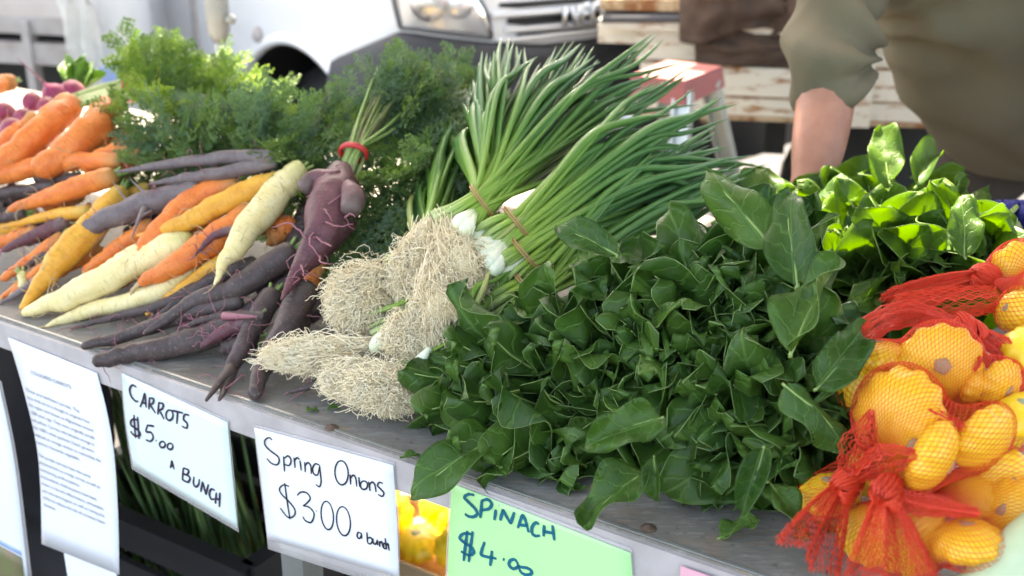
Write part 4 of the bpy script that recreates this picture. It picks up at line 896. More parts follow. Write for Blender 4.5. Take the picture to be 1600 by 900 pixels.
onion_bunch('spring onion bunch with white bulbs clustered next to the big root tuft', (752,395), (806,352), [(1000,130),(1060,140),(1140,165),(1115,205),(1130,235),(1180,262),(1060,300)], 44, (1.80, 2.0),
    [], [(738,372,None,0,.035), (746,388,None,0,.04), (756,402,None,0,.038), (764,414,None,0,.036), (772,424,None,0,.03), (742,402,None,0,.03)], .035)
onion_bunch('largest spring onion bunch on top with a broad hanging root tuft', (694,360), (752,318), [(690,190),(722,150),(748,98),(768,72),(792,62),(815,70),(850,82),(885,74),(918,60),(938,84),(966,96),(1000,72),(1026,58),(1040,100),(1080,112),(1035,140),(1000,175)], 78, (1.86, 1.98),
    [(672,362,654,425,52,72,.058,480,-.3,-.8), (704,358,722,432,56,86,.06,620,.15,-.9), (690,372,690,490,60,72,.062,560,.0,-1.0), (640,500,655,525,62,46,.05,380,-.3,-.6)], [(716,350,None,0,.06), (726,360,None,0,.055)], .055, 1)

# ------------------------------------------------------------------ spinach
def leaf_mesh(name, L, Wd, cup, wav, fr, bend, seed, mats, nx=11, ny=18, stalk=.09, shape=.75, fold=0.):
    r = random.Random(seed); ph = r.uniform(0, 6); m = MB(); G = []
    for j in range(ny+1):
        v = j/ny; hw = Wd*.5*max(.0, math.sin(PI*v**(shape+.04)))**(.62-.16*v)
        hw = max(hw, Wd*.05*(1-v)+.0008); row = []
        an = bend*2.2*v**1.6
        if j: yy += L/ny*math.cos(an); zz += L/ny*math.sin(an)
        else: yy = zz = 0.
        for i in range(nx):
            a = -1+2*i/(nx-1); x = a*hw
            z = cup*abs(a)**1.6*hw + wav*Wd*abs(a)**2.2*math.sin(6.28*(fr*v+.11*(1 if a > 0 else -1))+ph+a) + .003*noise.noise(Vector((x*30+seed, v*4, 0)))
            z += .0012*noise.noise(Vector((x*90, v*L*90, seed)))+.002*(noise.noise(Vector((v*6+seed, a*1.5, 3))))
            z += (.13+.08*math.sin(seed*1.7))*Wd*math.sin((2.2+.9*math.cos(seed))*a+ph)*v**1.6*min(1, hw*2.2/Wd)
            xs = x*(1-.25*min(1, abs(cup))*abs(a))
            row.append((xs+.006*math.sin(3*v+seed), yy-math.sin(an)*z, zz+math.cos(an)*z))
        G.append(row)
    G = np.array(G); th = .0008; vs = G.reshape(-1, 3); b = nx; a_ = ny+1
    q = [(i*b+j, i*b+j+1, (i+1)*b+j+1, (i+1)*b+j) for i in range(a_-1) for j in range(b-1)]
    m.add(vs, q, 0); o = len(vs); m.add(vs-V(0,0,th), [t[::-1] for t in q], 0)
    per = [j for j in range(b)]+[i*b+b-1 for i in range(1, a_)]+[(a_-1)*b+j for j in range(b-2, -1, -1)]+[i*b for i in range(a_-2, 0, -1)]
    for k in range(len(per)):
        x, y = per[k], per[(k+1) % len(per)]; m.f.append((y, x, o+x, o+y)); m.m.append(1)
    mid = G[:, nx//2]; P = [V(mid[0][0]*.3, -stalk, -.004), V(mid[0][0], -stalk*.4, -.001)]+[mid[k]-V(0,0,.0012) for k in range(0, ny-1, 3)]
    m.tube(P, np.linspace(.0032, .0007, len(P)), 5, mi=2)
    return m.mesh(name, mats)
def variants(mk, seed0, stalk=.09):
    mats = [M[mk], M['rim'], M['stem']]; out = []
    spec = [(.115,.074,.45,.16,1.7,-.25,.70), (.120,.080,.7,.18,2.0,.05,.68), (.105,.070,1.0,.14,1.6,-.40,.72), (.125,.076,.35,.20,2.3,-.45,.70), (.11,.082,.5,.20,1.9,-.15,.66), (.10,.064,1.2,.14,1.7,.15,.70),
            (.13,.078,-.45,.17,2.0,-.35,.70), (.095,.068,.6,.22,2.4,-.5,.68), (.118,.072,.8,.13,1.4,-.3,.70), (.108,.080,.3,.24,2.1,-.1,.66), (.09,.058,.8,.15,1.9,.18,.68), (.122,.084,.45,.20,2.6,-.22,.64)]
    if stalk < .05: spec = [(L, w_*1.02, c*.9, wv*1.0, fr, bd*1.0, sp) for L, w_, c, wv, fr, bd, sp in spec]
    for i, (L, w_, c, wv, fr, bd, sp) in enumerate(spec): out.append(leaf_mesh('leaf', L, w_, c, wv*.95, fr*.75, bd, seed0+i, mats, shape=sp, stalk=stalk))
    return out
SP = variants('spinach', 1); SB = variants('spinach_sunlit', 40); HP = variants('spinach', 90, .004); HB = variants('spinach_sunlit', 120, .004)
def spinach_bunch(label, cx, cy, lift, axis, cnt, VR, H=h_spin, R=.062, Lb=.20, sc_=1.0, group='spinach bunches'):
    tip = pile(cx, cy, lift, H); A = unit(axis); B = tip-A*Lb; B[2] = max(B[2], TZ+.012)
    e1 = unit(np.cross(A, CT if abs(A @ CT) < .9 else UP)); e2 = np.cross(A, e1)
    t = thing('spinach_bunch', B, label, 'spinach', group)
    cnt = int(cnt*(.74 if VR is SP else .66))
    for k in range(cnt):
        rho = math.sqrt((k+.5)/cnt); th = k*2.39996+rng.normal(0, .25); rad = e1*math.cos(th)+e2*math.sin(th)
        d = unit(A*Lb+rad*(R*rho*1.25)+rng.normal(0, .012, 3)); s = sc_*(rng.uniform(.88, 1.2) if VR is SP else rng.uniform(.95, 1.35))*(1.02-.15*(rho < .4))
        me = VR[int(rng.integers(len(VR)))]; l = .112*s; Lt = Lb*(1.0-.10*rho*rho)+rng.normal(0, .014)
        pb = B+d*(Lt-l); zn = -rad+rng.normal(0, .3, 3)
        if rho > .8: d = unit(d+rad*.25-UP*.12)
        e_ = pb+d*l
        if e_[2] < TZ+.008 and uv(e_)[0] > -.03: d = unit(e_*V(1,1,0)+UP*(TZ+.012)-pb); pb[2] = max(pb[2], TZ+.012)
        o = link('leaf', me, t); basis(o, pb, d, zn, s)
    # tied stems
    stm = MB()
    MB().tube([B-A*.10+e1*.0, B-A*.02, B+A*.02, B+A*.10], [.022, .016, .02, .034], 12, rfun=lambda q, th: 1+.12*math.cos(9*th)).build('stem', M['stem'], t, B)
    MB().tube([B-A*.012+e1*math.cos(a)*.0185+e2*math.sin(a)*.0185 for a in np.linspace(0, 2*PI, 24)], .0018, 6, cap=False).build('tie', M['band_red'], t, B)
    return t
def hero(t, VR, i, bx, by, tx_, ty_, l0, dz, face, H=h_spin, wd=.78):
    """one single leaf from a base to a tip; dz: how much farther away the tip is than the base"""
    a = pile(bx, by, l0, H); b = at(tx_, ty_, depth(a)+dz)
    if b[2] < TZ+.004 and uv(b)[0] > .01: b = onz(tx_, ty_, TZ+.006)
    L = np.linalg.norm(b-a)
    o = link('leaf', VR[i], t); basis(o, a, b-a, cdir(*face), L/.112); o.matrix_basis = o.matrix_basis @ Matrix.Diagonal((wd, 1, .9, 1))
F = cdir; o_ = -N
SPB = [ # label, cx, cy, lift, axis, count
 ('lowest spinach bunch with a pointed leaf hanging over the table edge', 745,690,.02, (-T*.75-N*.8+UP*.0), 26),
 ('spinach bunch flat on the table between the root tuft and the pointed leaf', 690,650,.015, (-T*.9-N*.5+UP*.02), 30),
 ('spinach bunch low in front with small leaves over the mint green sign', 810,730,.012, (-T*.3-N*1-UP*.02), 28),
 ('spinach bunch with ruffled leaf ends over the edge of the root tuft', 650,575,.02, (-T*.9-N*.4+UP*.25), 26),
 ('spinach bunch of layered leaves beside the onion root tufts', 700,575,.03, (-T*.85-N*.55+UP*.2), 26),
 ('spinach bunch with wavy stacked leaves behind the low root tuft', 800,560,.045, (-T*.5-N*.85+UP*.25), 30),
 ('spinach bunch squeezed above the mint green sign', 860,670,.03, (-T*.3-N*1+UP*.05), 28),
 ('spinach bunch in the middle of the heap over the dusty fallen leaf', 930,600,.05, (-T*.2-N*1+UP*.25), 30),
 ('spinach bunch of small leaves below the green onion leaves', 880,470,.04, (-T*.5-N*.5+UP*.7), 28),
 ('spinach bunch with upright rounded leaves next to the onion leaves', 975,415,.04, (-T*.25-N*.45+UP*.9), 30),
 ('spinach bunch at the top of the heap with tall pointed leaves', 1110,370,.05, (T*.1-N*.35+UP*1), 32),
 ('spinach bunch filling the dip beside the low onion leaves', 1165,330,.03, (-T*.2-N*.4+UP*.9), 24),
 ('spinach bunch topped by one tall upright oval leaf', 1210,440,.05, (T*.3-N*.4+UP*.9), 28),
 ('spinach bunch in the heart of the heap with cupped pale rimmed leaves', 1060,500,.06, (-N*.8+UP*.6), 32),
 ('spinach bunch beside the red net with curled leaves', 1240,545,.05, (T*.35-N*.7+UP*.6), 28),
 ('spinach bunch with one big flat leaf facing out', 1030,640,.05, (-N*1+UP*.2), 30),
 ('spinach bunch with deeply folded leaves over the bare table', 1120,720,.04, (T*.1-N*1+UP*.0), 30),
 ('spinach bunch pressed against the netted squash', 1235,655,.05, (T*.3-N*.95+UP*.2), 30),
 ('spinach bunch in the shadow low beside the red net tail', 1215,765,.02, (T*.3-N*1-UP*.02), 24),
 ('spinach bunch with ruffled leaves between the cupped ones and the fold', 1140,600,.06, (T*.05-N*.95+UP*.35), 30),
]
SPT = {}
for i, (lab, cx, cy, lf, axv, cnt) in enumerate(SPB): SPT[i] = spinach_bunch(lab, cx, cy, lf, axv, cnt, SP)
hero(SPT[0], HP, 0, 770,690, 634,760, .05, -.03, (.3,.75,.6))
hero(SPT[6], HP, 4, 1010,735, 905,818, .06, -.03, (-.2,.7,.7))
hero(SPT[15], HP, 11, 1035,655, 922,690, .12, -.02, (.1,.45,1))
hero(SPT[15], HP, 2, 1020,715, 1022,792, .07, -.02, (-.6,.3,.8))
hero(SPT[12], HP, 0, 1240,445, 1232,288, .06, .03, (-.55,.1,1))
hero(SPT[10], HP, 6, 1200,390, 1108,262, .05, .03, (-.5,.35,1))
hero(SPT[14], HP, 1, 1235,550, 1312,415, .09, .03, (-.8,.4,.6))
hero(SPT[14], HP, 11, 1275,605, 1350,510, .08, .02, (.0,.35,1))
hero(SPT[17], HP, 6, 1230,600, 1332,685, .10, -.02, (.3,.6,.8))
hero(SPT[18], HP, 3, 1200,755, 1265,822, .07, -.03, (.1,.75,.6))
hero(SPT[8], HP, 0, 960,400, 872,342, .06, .03, (-.3,.5,.8))
hero(SPT[16], HP, 2, 1190,700, 1155,805, .08, -.03, (-.3,.4,1))
def h_sb(u, v): return min(.18, max(.07, (u-.3)*.55))
SBB = [
 ('back spinach bunch with dark leaves under the forearm of the man', 1250,262,.03, (-T*.3-N*.2+UP*.9), 18),
 ('back spinach bunch with a tall dull blue green leaf', 1375,270,.03, (-T*.1-N*.2+UP*1), 18),
 ('back spinach bunch with yellowing leaf ends at the far corner', 1490,275,.03, (T*.3-N*.1+UP*.9), 18),
 ('sunlit back spinach bunch with glowing yellow green leaves', 1330,345,.04, (-T*.2-N*.6+UP*.6), 22),
 ('sunlit back spinach bunch with upright glowing leaves beside the striped cloth', 1450,350,.04, (T*.1-N*.6+UP*.7), 22),
 ('back spinach bunch lying flat in shade above the red net tail', 1340,415,.02, (-T*.2-N*1+UP*.1), 20),
 ('back spinach bunch with pale crossing stalks over the red net tail', 1465,405,.02, (-T*.1-N*1+UP*.15), 20),
 ('back spinach bunch in deep shade behind the tall oval leaf', 1300,450,.02, (T*.2-N*.8+UP*.3), 20),
 ('back spinach bunch of dark leaves under the red net arch', 1385,455,.02, (T*.3-N*.9+UP*.2), 20),
 ('back spinach bunch of dull leaves below the topmost red net tail', 1440,470,.0, (T*.3-N*.9+UP*.1), 16),
 ('back spinach bunch rising behind the tall pointed leaves', 1195,300,.02, (-T*.2-N*.2+UP*.9), 18),
]
SBT = {}
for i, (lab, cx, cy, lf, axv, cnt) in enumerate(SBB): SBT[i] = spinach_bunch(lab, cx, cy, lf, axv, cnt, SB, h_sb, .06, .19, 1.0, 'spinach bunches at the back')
hero(SBT[1], HB, 4, 1395,285, 1372,190, .05, .04, (-.2,.2,1), h_sb)
hero(SBT[2], HB, 2, 1430,290, 1475,212, .05, .04, (-.5,.2,1), h_sb)
hero(SBT[4], HB, 11, 1510,400, 1502,305, .07, .02, (-.2,.2,1), h_sb)
# chard leaves behind the beetroots
ch = thing('beet_greens', pile(125, 145, 0, h_beet), 'bright green beet leaves standing behind the pink beetroots', 'beet leaves')
CH = variants('chard', 70, .01)
for (bx, by, tx_, ty_) in ((118,140,98,86), (122,138,122,84), (128,140,150,105), (130,140,172,112), (112,140,108,100), (126,142,140,92)):
    hero(ch, CH, int(rng.integers(12)), bx, by, tx_, ty_, -.05, .02, (rng.normal(0,.4), .3, 1), h_beet)

# ------------------------------------------------------------------ squash in red nets
def squash_mesh(seed):
    r = random.Random(seed); G = []; nth = 60; npz = 22; ns = r.choice((11, 12, 13)); R = 1.0
    for i in range(npz+1):
        f = PI*i/npz; row = []
        for k in range(nth):
            th = 2*PI*k/nth; sc2 = math.sin(f)**5; rr = math.sin(f)**.82*(1+.045*math.cos(ns*th)*sc2)*(1+.03*math.sin(2*th+seed))
            z = .58*math.copysign(abs(math.cos(f))**1.12, math.cos(f)); z = z*(1.0 if z > 0 else .72)
            row.append((rr*math.cos(th), rr*math.sin(th), z+.025*math.cos(ns*th)*math.sin(f)**2*math.copysign(1, z)))
        G.append(row)
    m = MB(); v = [p for row in G for p in row]
    fs = [(i*nth+k, (i+1)*nth+k, (i+1)*nth+(k+1) % nth, i*nth+(k+1) % nth) for i in range(npz) for k in range(nth)]
    return m.add(v, fs).mesh('squash', M['squash'])
SQ = [squash_mesh(i) for i in range(4)]
m = MB(); m.tube([(0,0,-.56), (0,0,-.545), (0,0,-.36)], [.15, .19, .23], 10, rfun=lambda t, th: 1+.1*math.cos(5*th)); STEM = m.mesh('stem', M['scar'])
m = MB(); m.tube([(0,0,.54), (0,0,.585), (.01,0,.61)], [.26, .17, .06], 12, rfun=lambda t, th: 1+.22*math.sin(3*th+1)); SCAR = m.mesh('blossom_end', M['scar'])
SQL = []
def squash(x, y, wpx, lift, axis, label, H=h_squash, scar=True):
    c = pile(x, y, lift, H); r = wpx/2*depth(c)/FPX; c[2] = max(c[2], TZ+r*.55)
    o = link('pattypan_squash', SQ[len(SQL) % 4], None, c, label, 'squash', 'yellow squash in red nets'); basis(o, c, cdir(.3,.7,.2) if abs(axis[1]) < .7 else cdir(1,.1,.2), cdir(*axis), r)
    for nm, me in (('stem', STEM), ('blossom_end', SCAR))[:2 if scar else 1]:
        q = link(nm, me); q.parent = o
    bz = np.array(o.matrix_basis.to_3x3().col[2]); bz /= np.linalg.norm(bz)
    SQL.append((c, r, bz)); return len(SQL)-1
A_ = [squash(1405,648,152,.045,(-.45,.5,.6),'broad yellow squash at the top of the front net with radiating mesh lines', scar=False),
      squash(1452,712,126,.06,(.85,-.4,.42),'yellow squash facing forward with a grey blossom end under the broad one'),
      squash(1535,685,118,.03,(.6,.3,.6),'round orange yellow squash behind the forward facing one', scar=False),
      squash(1296,775,100,.012,(-.6,.9,.25),'pale yellow squash outermost beside the spinach with a green blossom end'),
      squash(1370,735,90,-.02,(0,.6,.7),'yellow squash hidden below the broad one under the net knot')]
B_ = [squash(1360,838,100,.02,(-.6,-.3,.7),'yellow squash under the red net tail nearest the table edge', scar=False),
      squash(1420,840,130,.03,(.2,.4,.9),'yellow squash covered by the wide spread net tail', scar=False),
      squash(1512,850,116,.04,(.75,.75,.3),'yellow squash with a green scar at the front corner of the table'),
      squash(1512,775,96,.01,(.2,.7,.6),'yellow squash wedged between the front ones', scar=False),
      squash(1572,745,92,.0,(.3,.6,.6),'dull orange squash behind the front corner ones'),
      squash(1582,800,104,.01,(-.4,.6,.6),'amber squash at the edge with a grey green scar')]
C_ = [squash(1470,566,124,.03,(.12,-.1,-1),'scalloped yellow squash showing its round cut stem'),
      squash(1372,560,92,.015,(.25,.85,.2),'pale yellow squash with its tip up beside the scalloped one'),
      squash(1345,605,88,.01,(-.5,.5,.6),'speckled yellow squash low beside the spinach', scar=False),
      squash(1430,610,90,-.01,(.0,.6,.6),'orange squash buried beneath the scalloped one', scar=False),
      squash(1560,600,84,.0,(.5,.4,.6),'deep orange squash in the shade under the net tail'),
      squash(1500,640,110,-.03,(.2,.6,.6),'yellow squash deep between the front and middle nets', scar=False),
      squash(1562,668,104,-.035,(.4,.5,.6),'amber squash deep in the shade near the table corner', scar=False),
      squash(1520,605,60,.012,(.7,.2,.5),'small yellow squash tucked against the scalloped one')]
D_ = [squash(1596,432,112,.03,(.3,.6,.6),'yellow squash under the topmost red knot'),
      squash(1585,486,66,.03,(-.7,.6,.5),'small yellow squash below the topmost red net tail'),
      squash(1640,470,110,.01,(.3,.6,.6),'yellow squash at the outer edge of the topmost net'),
      squash(1600,650,96,.0,(-.2,.8,.5),'yellow squash with a grey tip between the nets at the edge'), squash(1610,545,90,-.01,(.2,.7,.6),'orange squash in the shadow of the topmost net')]

def net_bag(label, idx, knots, tails, ncol=90, extra=()):
    S_ = [SQL[i] for i in idx]; c = np.mean([s[0] for s in S_], axis=0); t = thing('net_bag', c, label, 'net bag', 'red net bags of squash')
    kp = pile(*knots[0], h_squash); ax3 = unit(kp-c); e1 = unit(np.cross(ax3, UP if abs(ax3[2]) < .9 else CR)); e2 = np.cross(ax3, e1)
    NP, NT_ = 46, 120
    ph = np.linspace(.02, PI-.06, NP); th = np.linspace(0, 2*PI, NT_, endpoint=False)
    Dr = (np.cos(ph)[:, None, None]*ax3 + np.sin(ph)[:, None, None]*(np.cos(th)[None, :, None]*e1+np.sin(th)[None, :, None]*e2))
    r = np.full((NP, NT_), .02)
    for (p, R, az) in S_:
        # ellipsoid with semi axes R,R,.6R along az
        A = np.eye(3)-np.outer(az, az); Mx = A/(R*1.075)**2+np.outer(az, az)/(R*.63)**2
        o = c-p; a = np.einsum('ijk,kl,ijl->ij', Dr, Mx, Dr); b = 2*np.einsum('ijk,kl,l->ij', Dr, Mx, o); cc = o @ Mx @ o-1
        disc = b*b-4*a*cc; ok = disc > 0; hit = np.where(ok, (-b+np.sqrt(np.maximum(disc, 0)))/(2*a), 0); r = np.maximum(r, hit)
    r0 = r.copy()
    for it in range(60):
        av = (np.roll(r, 1, 1)+np.roll(r, -1, 1)); up = np.vstack([r[:1], r[:-1]]); dn = np.vstack([r[1:], r[-1:]]); r = np.maximum(r0, (av+up+dn)/4*.9995)
    r = r+.0012
    dk = np.linalg.norm(kp-c); kf = np.clip(1-ph/.75, 0, 1)[:, None]; 
    P = c+Dr*r[..., None]; rg = P.copy()
    kpos = kp + (Dr*.006)
    P = P*(1-kf[..., None]**1.6)+kpos*(kf[..., None]**1.6)
    for (p, R, az) in S_: pass
    P[..., 2] = np.where(((P-E0) @ N) > 0, np.maximum(P[..., 2], TZ+.001), P[..., 2])
    K = 60; js = np.linspace(0, NP-1.001, K); out = []
    for sgn in (-1, 1):
        for k in range(ncol):
            tt = (k/ncol*NT_ + sgn*js/NP*NT_*.30) % NT_; i0 = js.astype(int); f = (js-i0)[:, None]; j0 = tt.astype(int) % NT_; j1 = (j0+1) % NT_; g = (tt-tt.astype(int))[:, None]
            out.append((P[i0, j0]*(1-g)+P[i0, j1]*g)*(1-f)+(P[i0+1, j0]*(1-g)+P[i0+1, j1]*g)*f)
    link('net', strand_mesh('net', np.array(out), np.full((1, K), .00029), M['net'], c), t, c, kind='stuff')
    for (x, y, l), tl in zip(knots, tails):
        k0 = pile(x, y, l, h_squash); ex, ey, el, wd, mode = tl; 
        e = at(ex, ey, depth(k0)+el); d = unit(e-k0); s1 = unit(np.cross(d, CT)); s2 = np.cross(d, s1)
        nk = 150; w2 = np.linspace(0, 2*PI*2, 44)[None]; p0 = rng.uniform(0, 6.28, (nk, 1)); rk = .0075+.0035*rng.random((nk, 1)); mj = .0085*rng.uniform(.75, 1.1, (nk, 1))
        a_ = w2+p0*.15; tb = 1.5*w2+p0
        Kp = k0+s1*((mj+rk*.55*np.cos(tb))*np.cos(a_))[..., None]+s2*((mj+rk*.55*np.cos(tb))*np.sin(a_)*.8)[..., None]+d*(rk*np.sin(tb)*1.15+.006*np.sin(a_*.5))[..., None]
        link('knot', strand_mesh('knot', Kp, np.full((1, 44), .0007), M['net'], k0), t, k0, kind='stuff')
        nS, K2 = 110, 40; s = np.linspace(0, 1, K2); L = np.linalg.norm(e-k0); wdm = wd*depth(k0)/FPX
        lat = np.linspace(-1, 1, nS); pl = .006*np.sin(lat*7+x)+.002*np.sin(lat*19)+rng.normal(0, .0008, nS); ln = L*(.96+.05*np.sin(lat*5+y))*rng.uniform(.97, 1.03, nS)
        wdt = (.007+(wdm/2-.007)*(s**.9))
        cross = .055*np.sin(s[None]*40+np.where(np.arange(nS) % 2, 0, PI)[:, None])*s[None]
        Pt = k0+d*(s[None, :, None]*ln[:, None, None])+s1*((lat[:, None]+cross)*wdt[None])[..., None]+s2*(pl[:, None]*(.4+s[None]*1.0))[..., None]
        Pt = Pt-UP*(.02*s[None, :, None]**2)
        Pt[..., 2] = np.where(((Pt-E0) @ N) > 0, np.maximum(Pt[..., 2], TZ+.001), Pt[..., 2])
        link('tail', strand_mesh('tail', Pt, np.full((1, K2), .00033), M['net'], k0), t, k0, kind='stuff')
    for (pts, wd, cnt) in extra:   # taut folds of gathered net running over the squash
        C = cr([pile(x, y, l, h_squash) for x, y, l in pts], 30); tg = np.gradient(C, axis=0); tg /= np.linalg.norm(tg, axis=1)[:, None]; sd = np.cross(tg, CT); sd /= np.linalg.norm(sd, axis=1)[:, None]
        w_ = np.interp(np.linspace(0, 1, 30), np.linspace(0, 1, len(wd)), wd)*depth(C[0])/FPX
        lat = rng.uniform(-.5, .5, cnt); zz = .05*np.sin(np.linspace(0, 40, 30)[None]+np.where(np.arange(cnt) % 2, 0, PI)[:, None])
        Pt = C[None]+sd[None]*((lat[:, None]+zz)*w_[None])[..., None]+CT*(.004*np.cos(lat*8))[:, None, None]
        link('net_fold', strand_mesh('net_fold', Pt, np.full((1, 30), .0004), M['net'], C[0]), t, C[0], kind='stuff')
net_bag('front red net of squash tied in a knot with a tail fanning towards the spinach', A_, [(1322,757,.055)], [(1266,852,-.03,125,0)], 92,
        [([(1318,760,.06), (1345,700,.075), (1364,640,.085)], [22, 70, 6], 44), ([(1330,750,.06), (1385,720,.085), (1450,712,.09)], [24, 56, 8], 34), ([(1400,625,.06),(1450,640,.075),(1508,668,.07)], [6, 18, 10], 14)])
net_bag('nearest red net of squash with a broad tail hanging down over the front', B_, [(1385,770,.085)], [(1402,925,-.05,190,0)], 92,
        [([(1395,772,.08), (1440,788,.075), (1530,802,.07)], [24, 40, 14], 40)])
net_bag('red net around the scalloped squash gathered into a knot above it', C_, [(1512,517,.03)], [(1640,600,-.02,110,0)], 92,
        [([(1298,580,.02), (1350,520,.035), (1420,490,.035), (1512,515,.03)], [20, 40, 44, 22], 70), ([(1515,535,.02), (1530,560,.03), (1522,580,.03)], [14, 20, 10], 26)])
net_bag('topmost red net of squash with a wide tail lying over the spinach', D_[:3], [(1538,432,.05)], [(1385,458,.0,64,0)], 92,
        [([(1538,430,.05), (1570,405,.06), (1610,392,.06)], [22, 36, 44], 40), ([(1560,468,.05), (1480,475,.05), (1400,478,.05)], [40, 54, 34], 56)])

# ------------------------------------------------------------------ signs with handwriting
def edge_pt(x, y, off=-.0085): return onedge(x, y, off)
def sheet(name, label, L, R_, mat, cat='sign', off=-.010, sleeve=None):
    """L, R_: left and right outline down the sheet; it hangs on the front face of the edge strip"""
    n_ = 14; l = cr(np.array(L, float), n_); r = cr(np.array(R_, float), n_)
    c = edge_pt(*((l[0]+r[0])/2), off); t = thing(name, c, label, cat, 'price signs hung on the table edge')
    Gd = lambda l, r, o: [[edge_pt(l[i][0]+(r[i][0]-l[i][0])*k/10, l[i][1]+(r[i][1]-l[i][1])*k/10, o-.0008*math.sin(PI*k/10)*math.sin(PI*i/13)) for k in range(11)] for i in range(n_)]
    MB().grid(Gd(l, r, off), thick=.0006, tn=-N).build('paper', M[mat], t, c)
    if sleeve:
        l2, r2 = cr(np.array(sleeve[0], float), n_), cr(np.array(sleeve[1], float), n_)
        MB().grid(Gd(l2, r2, off+.0016), thick=.0003, tn=-N).build('plastic_sleeve', M['sleeve'], t, c)
    return t, off
def el(cx, cy, rx, ry, a0=90, a1=450, tilt=0, n=22):
    ct, st = math.cos(math.radians(tilt)), math.sin(math.radians(tilt)); o = []
    for a in np.linspace(math.radians(a0), math.radians(a1), n):
        x, y = rx*math.cos(a), -ry*math.sin(a); o.append((cx+x*ct-y*st, cy+x*st+y*ct))
    return o
def write(t, off, strokes, org, sc2, wpx, ink):
    for ch, sts in strokes:
        m = MB()
        for st in sts:
            P = [(org[0]+x/sc2, org[1]+y/sc2) for x, y in st]; k = max(6, len(P)*5) if len(P) > 2 else 5
            P = cr(np.array(P, float), k) if len(P) > 1 else np.array(P+[(P[0][0]+.4, P[0][1]+.4)])
            C = np.array([edge_pt(x, y, off-.0013) for x, y in P]); tg = np.gradient(C, axis=0); tg /= np.linalg.norm(tg, axis=1)[:, None]+1e-9
            sd = np.cross(tg, -N); wm = wpx/2*depth(C[0])/FPX; vs = []
            for i in range(len(C)):
                w_ = wm*(.75+.35*math.sin(PI*i/(len(C)-1))+.08*math.sin(i*1.7)); vs += [C[i]+sd[i]*w_, C[i]-sd[i]*w_]
            fs = [(2*i, 2*i+1, 2*i+3, 2*i+2) for i in range(len(C)-1)]
            o = len(vs); vs += [p+N*.0004 for p in vs]; fs += [tuple(a+o for a in f[::-1]) for f in fs]
            m.add(vs, fs)
        m.build('letter', M[ink], t, np.array(m.v[0]), smooth=False)
t, of = sheet('price_sign', 'white card reading Spring Onions three dollars a bunch', [(397,668),(409,760),(418,842)], [(614,727),(620,815),(623,902)], 'paper', sleeve=([(395,662),(407,760),(419,858)], [(616,722),(623,815),(625,925)]))
write(t, of, [('S', [[(160,135),(145,122),(122,135),(122,165),(150,195),(195,230),(200,260),(185,275),(155,265),(132,240)]]), ('p', [[(226,228),(228,265),(231,312)], [(230,238),(252,225),(268,250),(258,278),(234,274)]]), ('r', [[(284,235),(288,262),(290,292)], [(286,256),(300,236),(316,245)]]),
 ('i', [[(318,252),(322,280),(325,307)], [(312,225)]]), ('n', [[(345,260),(347,290),(348,316)], [(346,282),(362,263),(378,280),(382,326)]]), ('g', [[(426,275),(403,270),(389,298),(398,328),(418,330),(427,290)], [(428,278),(434,330),(437,372),(428,398),(408,386)]]),
 ('O', [el(552,320,37,68,80,450,-4)]), ('n', [[(600,330),(602,358),(603,386)], [(602,352),(618,333),(632,352),(637,397)]]), ('i', [[(649,345),(652,372),(655,400)]]), ('o', [el(678,390,20,24)]), ('n', [[(705,370),(709,395),(712,422)], [(708,390),(724,372),(739,388),(746,428)]]),
 ('s', [[(784,380),(764,374),(755,393),(775,415),(790,435),(780,453),(758,442)]]),
 ('$', [[(256,396),(226,388),(203,410),(216,442),(262,488),(290,530),(284,562),(250,570),(206,518)], [(232,378),(246,480),(262,582)]]), ('3', [[(303,446),(325,428),(358,434),(376,465),(352,495),(336,505)], [(336,505),(372,515),(398,552),(382,598),(350,590),(334,566)]]), ('.', [[(409,534),(412,536)]]),
 ('0', [el(472,560,34,80,80,450,-6)]), ('0', [el(563,592,38,82,80,450,-6)]),
 ('a', [[(662,660),(645,656),(640,678),(654,690),(664,668)], [(663,658),(666,690)]]), ('b', [[(695,655),(696,684),(698,712)], [(697,692),(714,684),(726,702),(714,720),(698,714)]]), ('u', [[(729,690),(730,713),(744,722),(752,702)], [(752,696),(756,728)]]), ('n', [[(765,705),(767,737)], [(767,718),(778,708),(786,742)]]), ('c', [[(803,716),(790,720),(790,743),(803,748)]]), ('h', [[(797,688),(801,718),(805,752)], [(804,730),(813,720),(820,758)]])],
 (380, 650), 3.6, 2.6, 'ink')
t, of = sheet('price_sign', 'pale mint card reading Carrots five dollars a bunch', [(190,583),(196,655),(208,728)], [(355,660),(363,745),(371,826)], 'paper_mint', sleeve=([(188,580),(194,655),(206,733)], [(357,656),(366,745),(373,832)]))
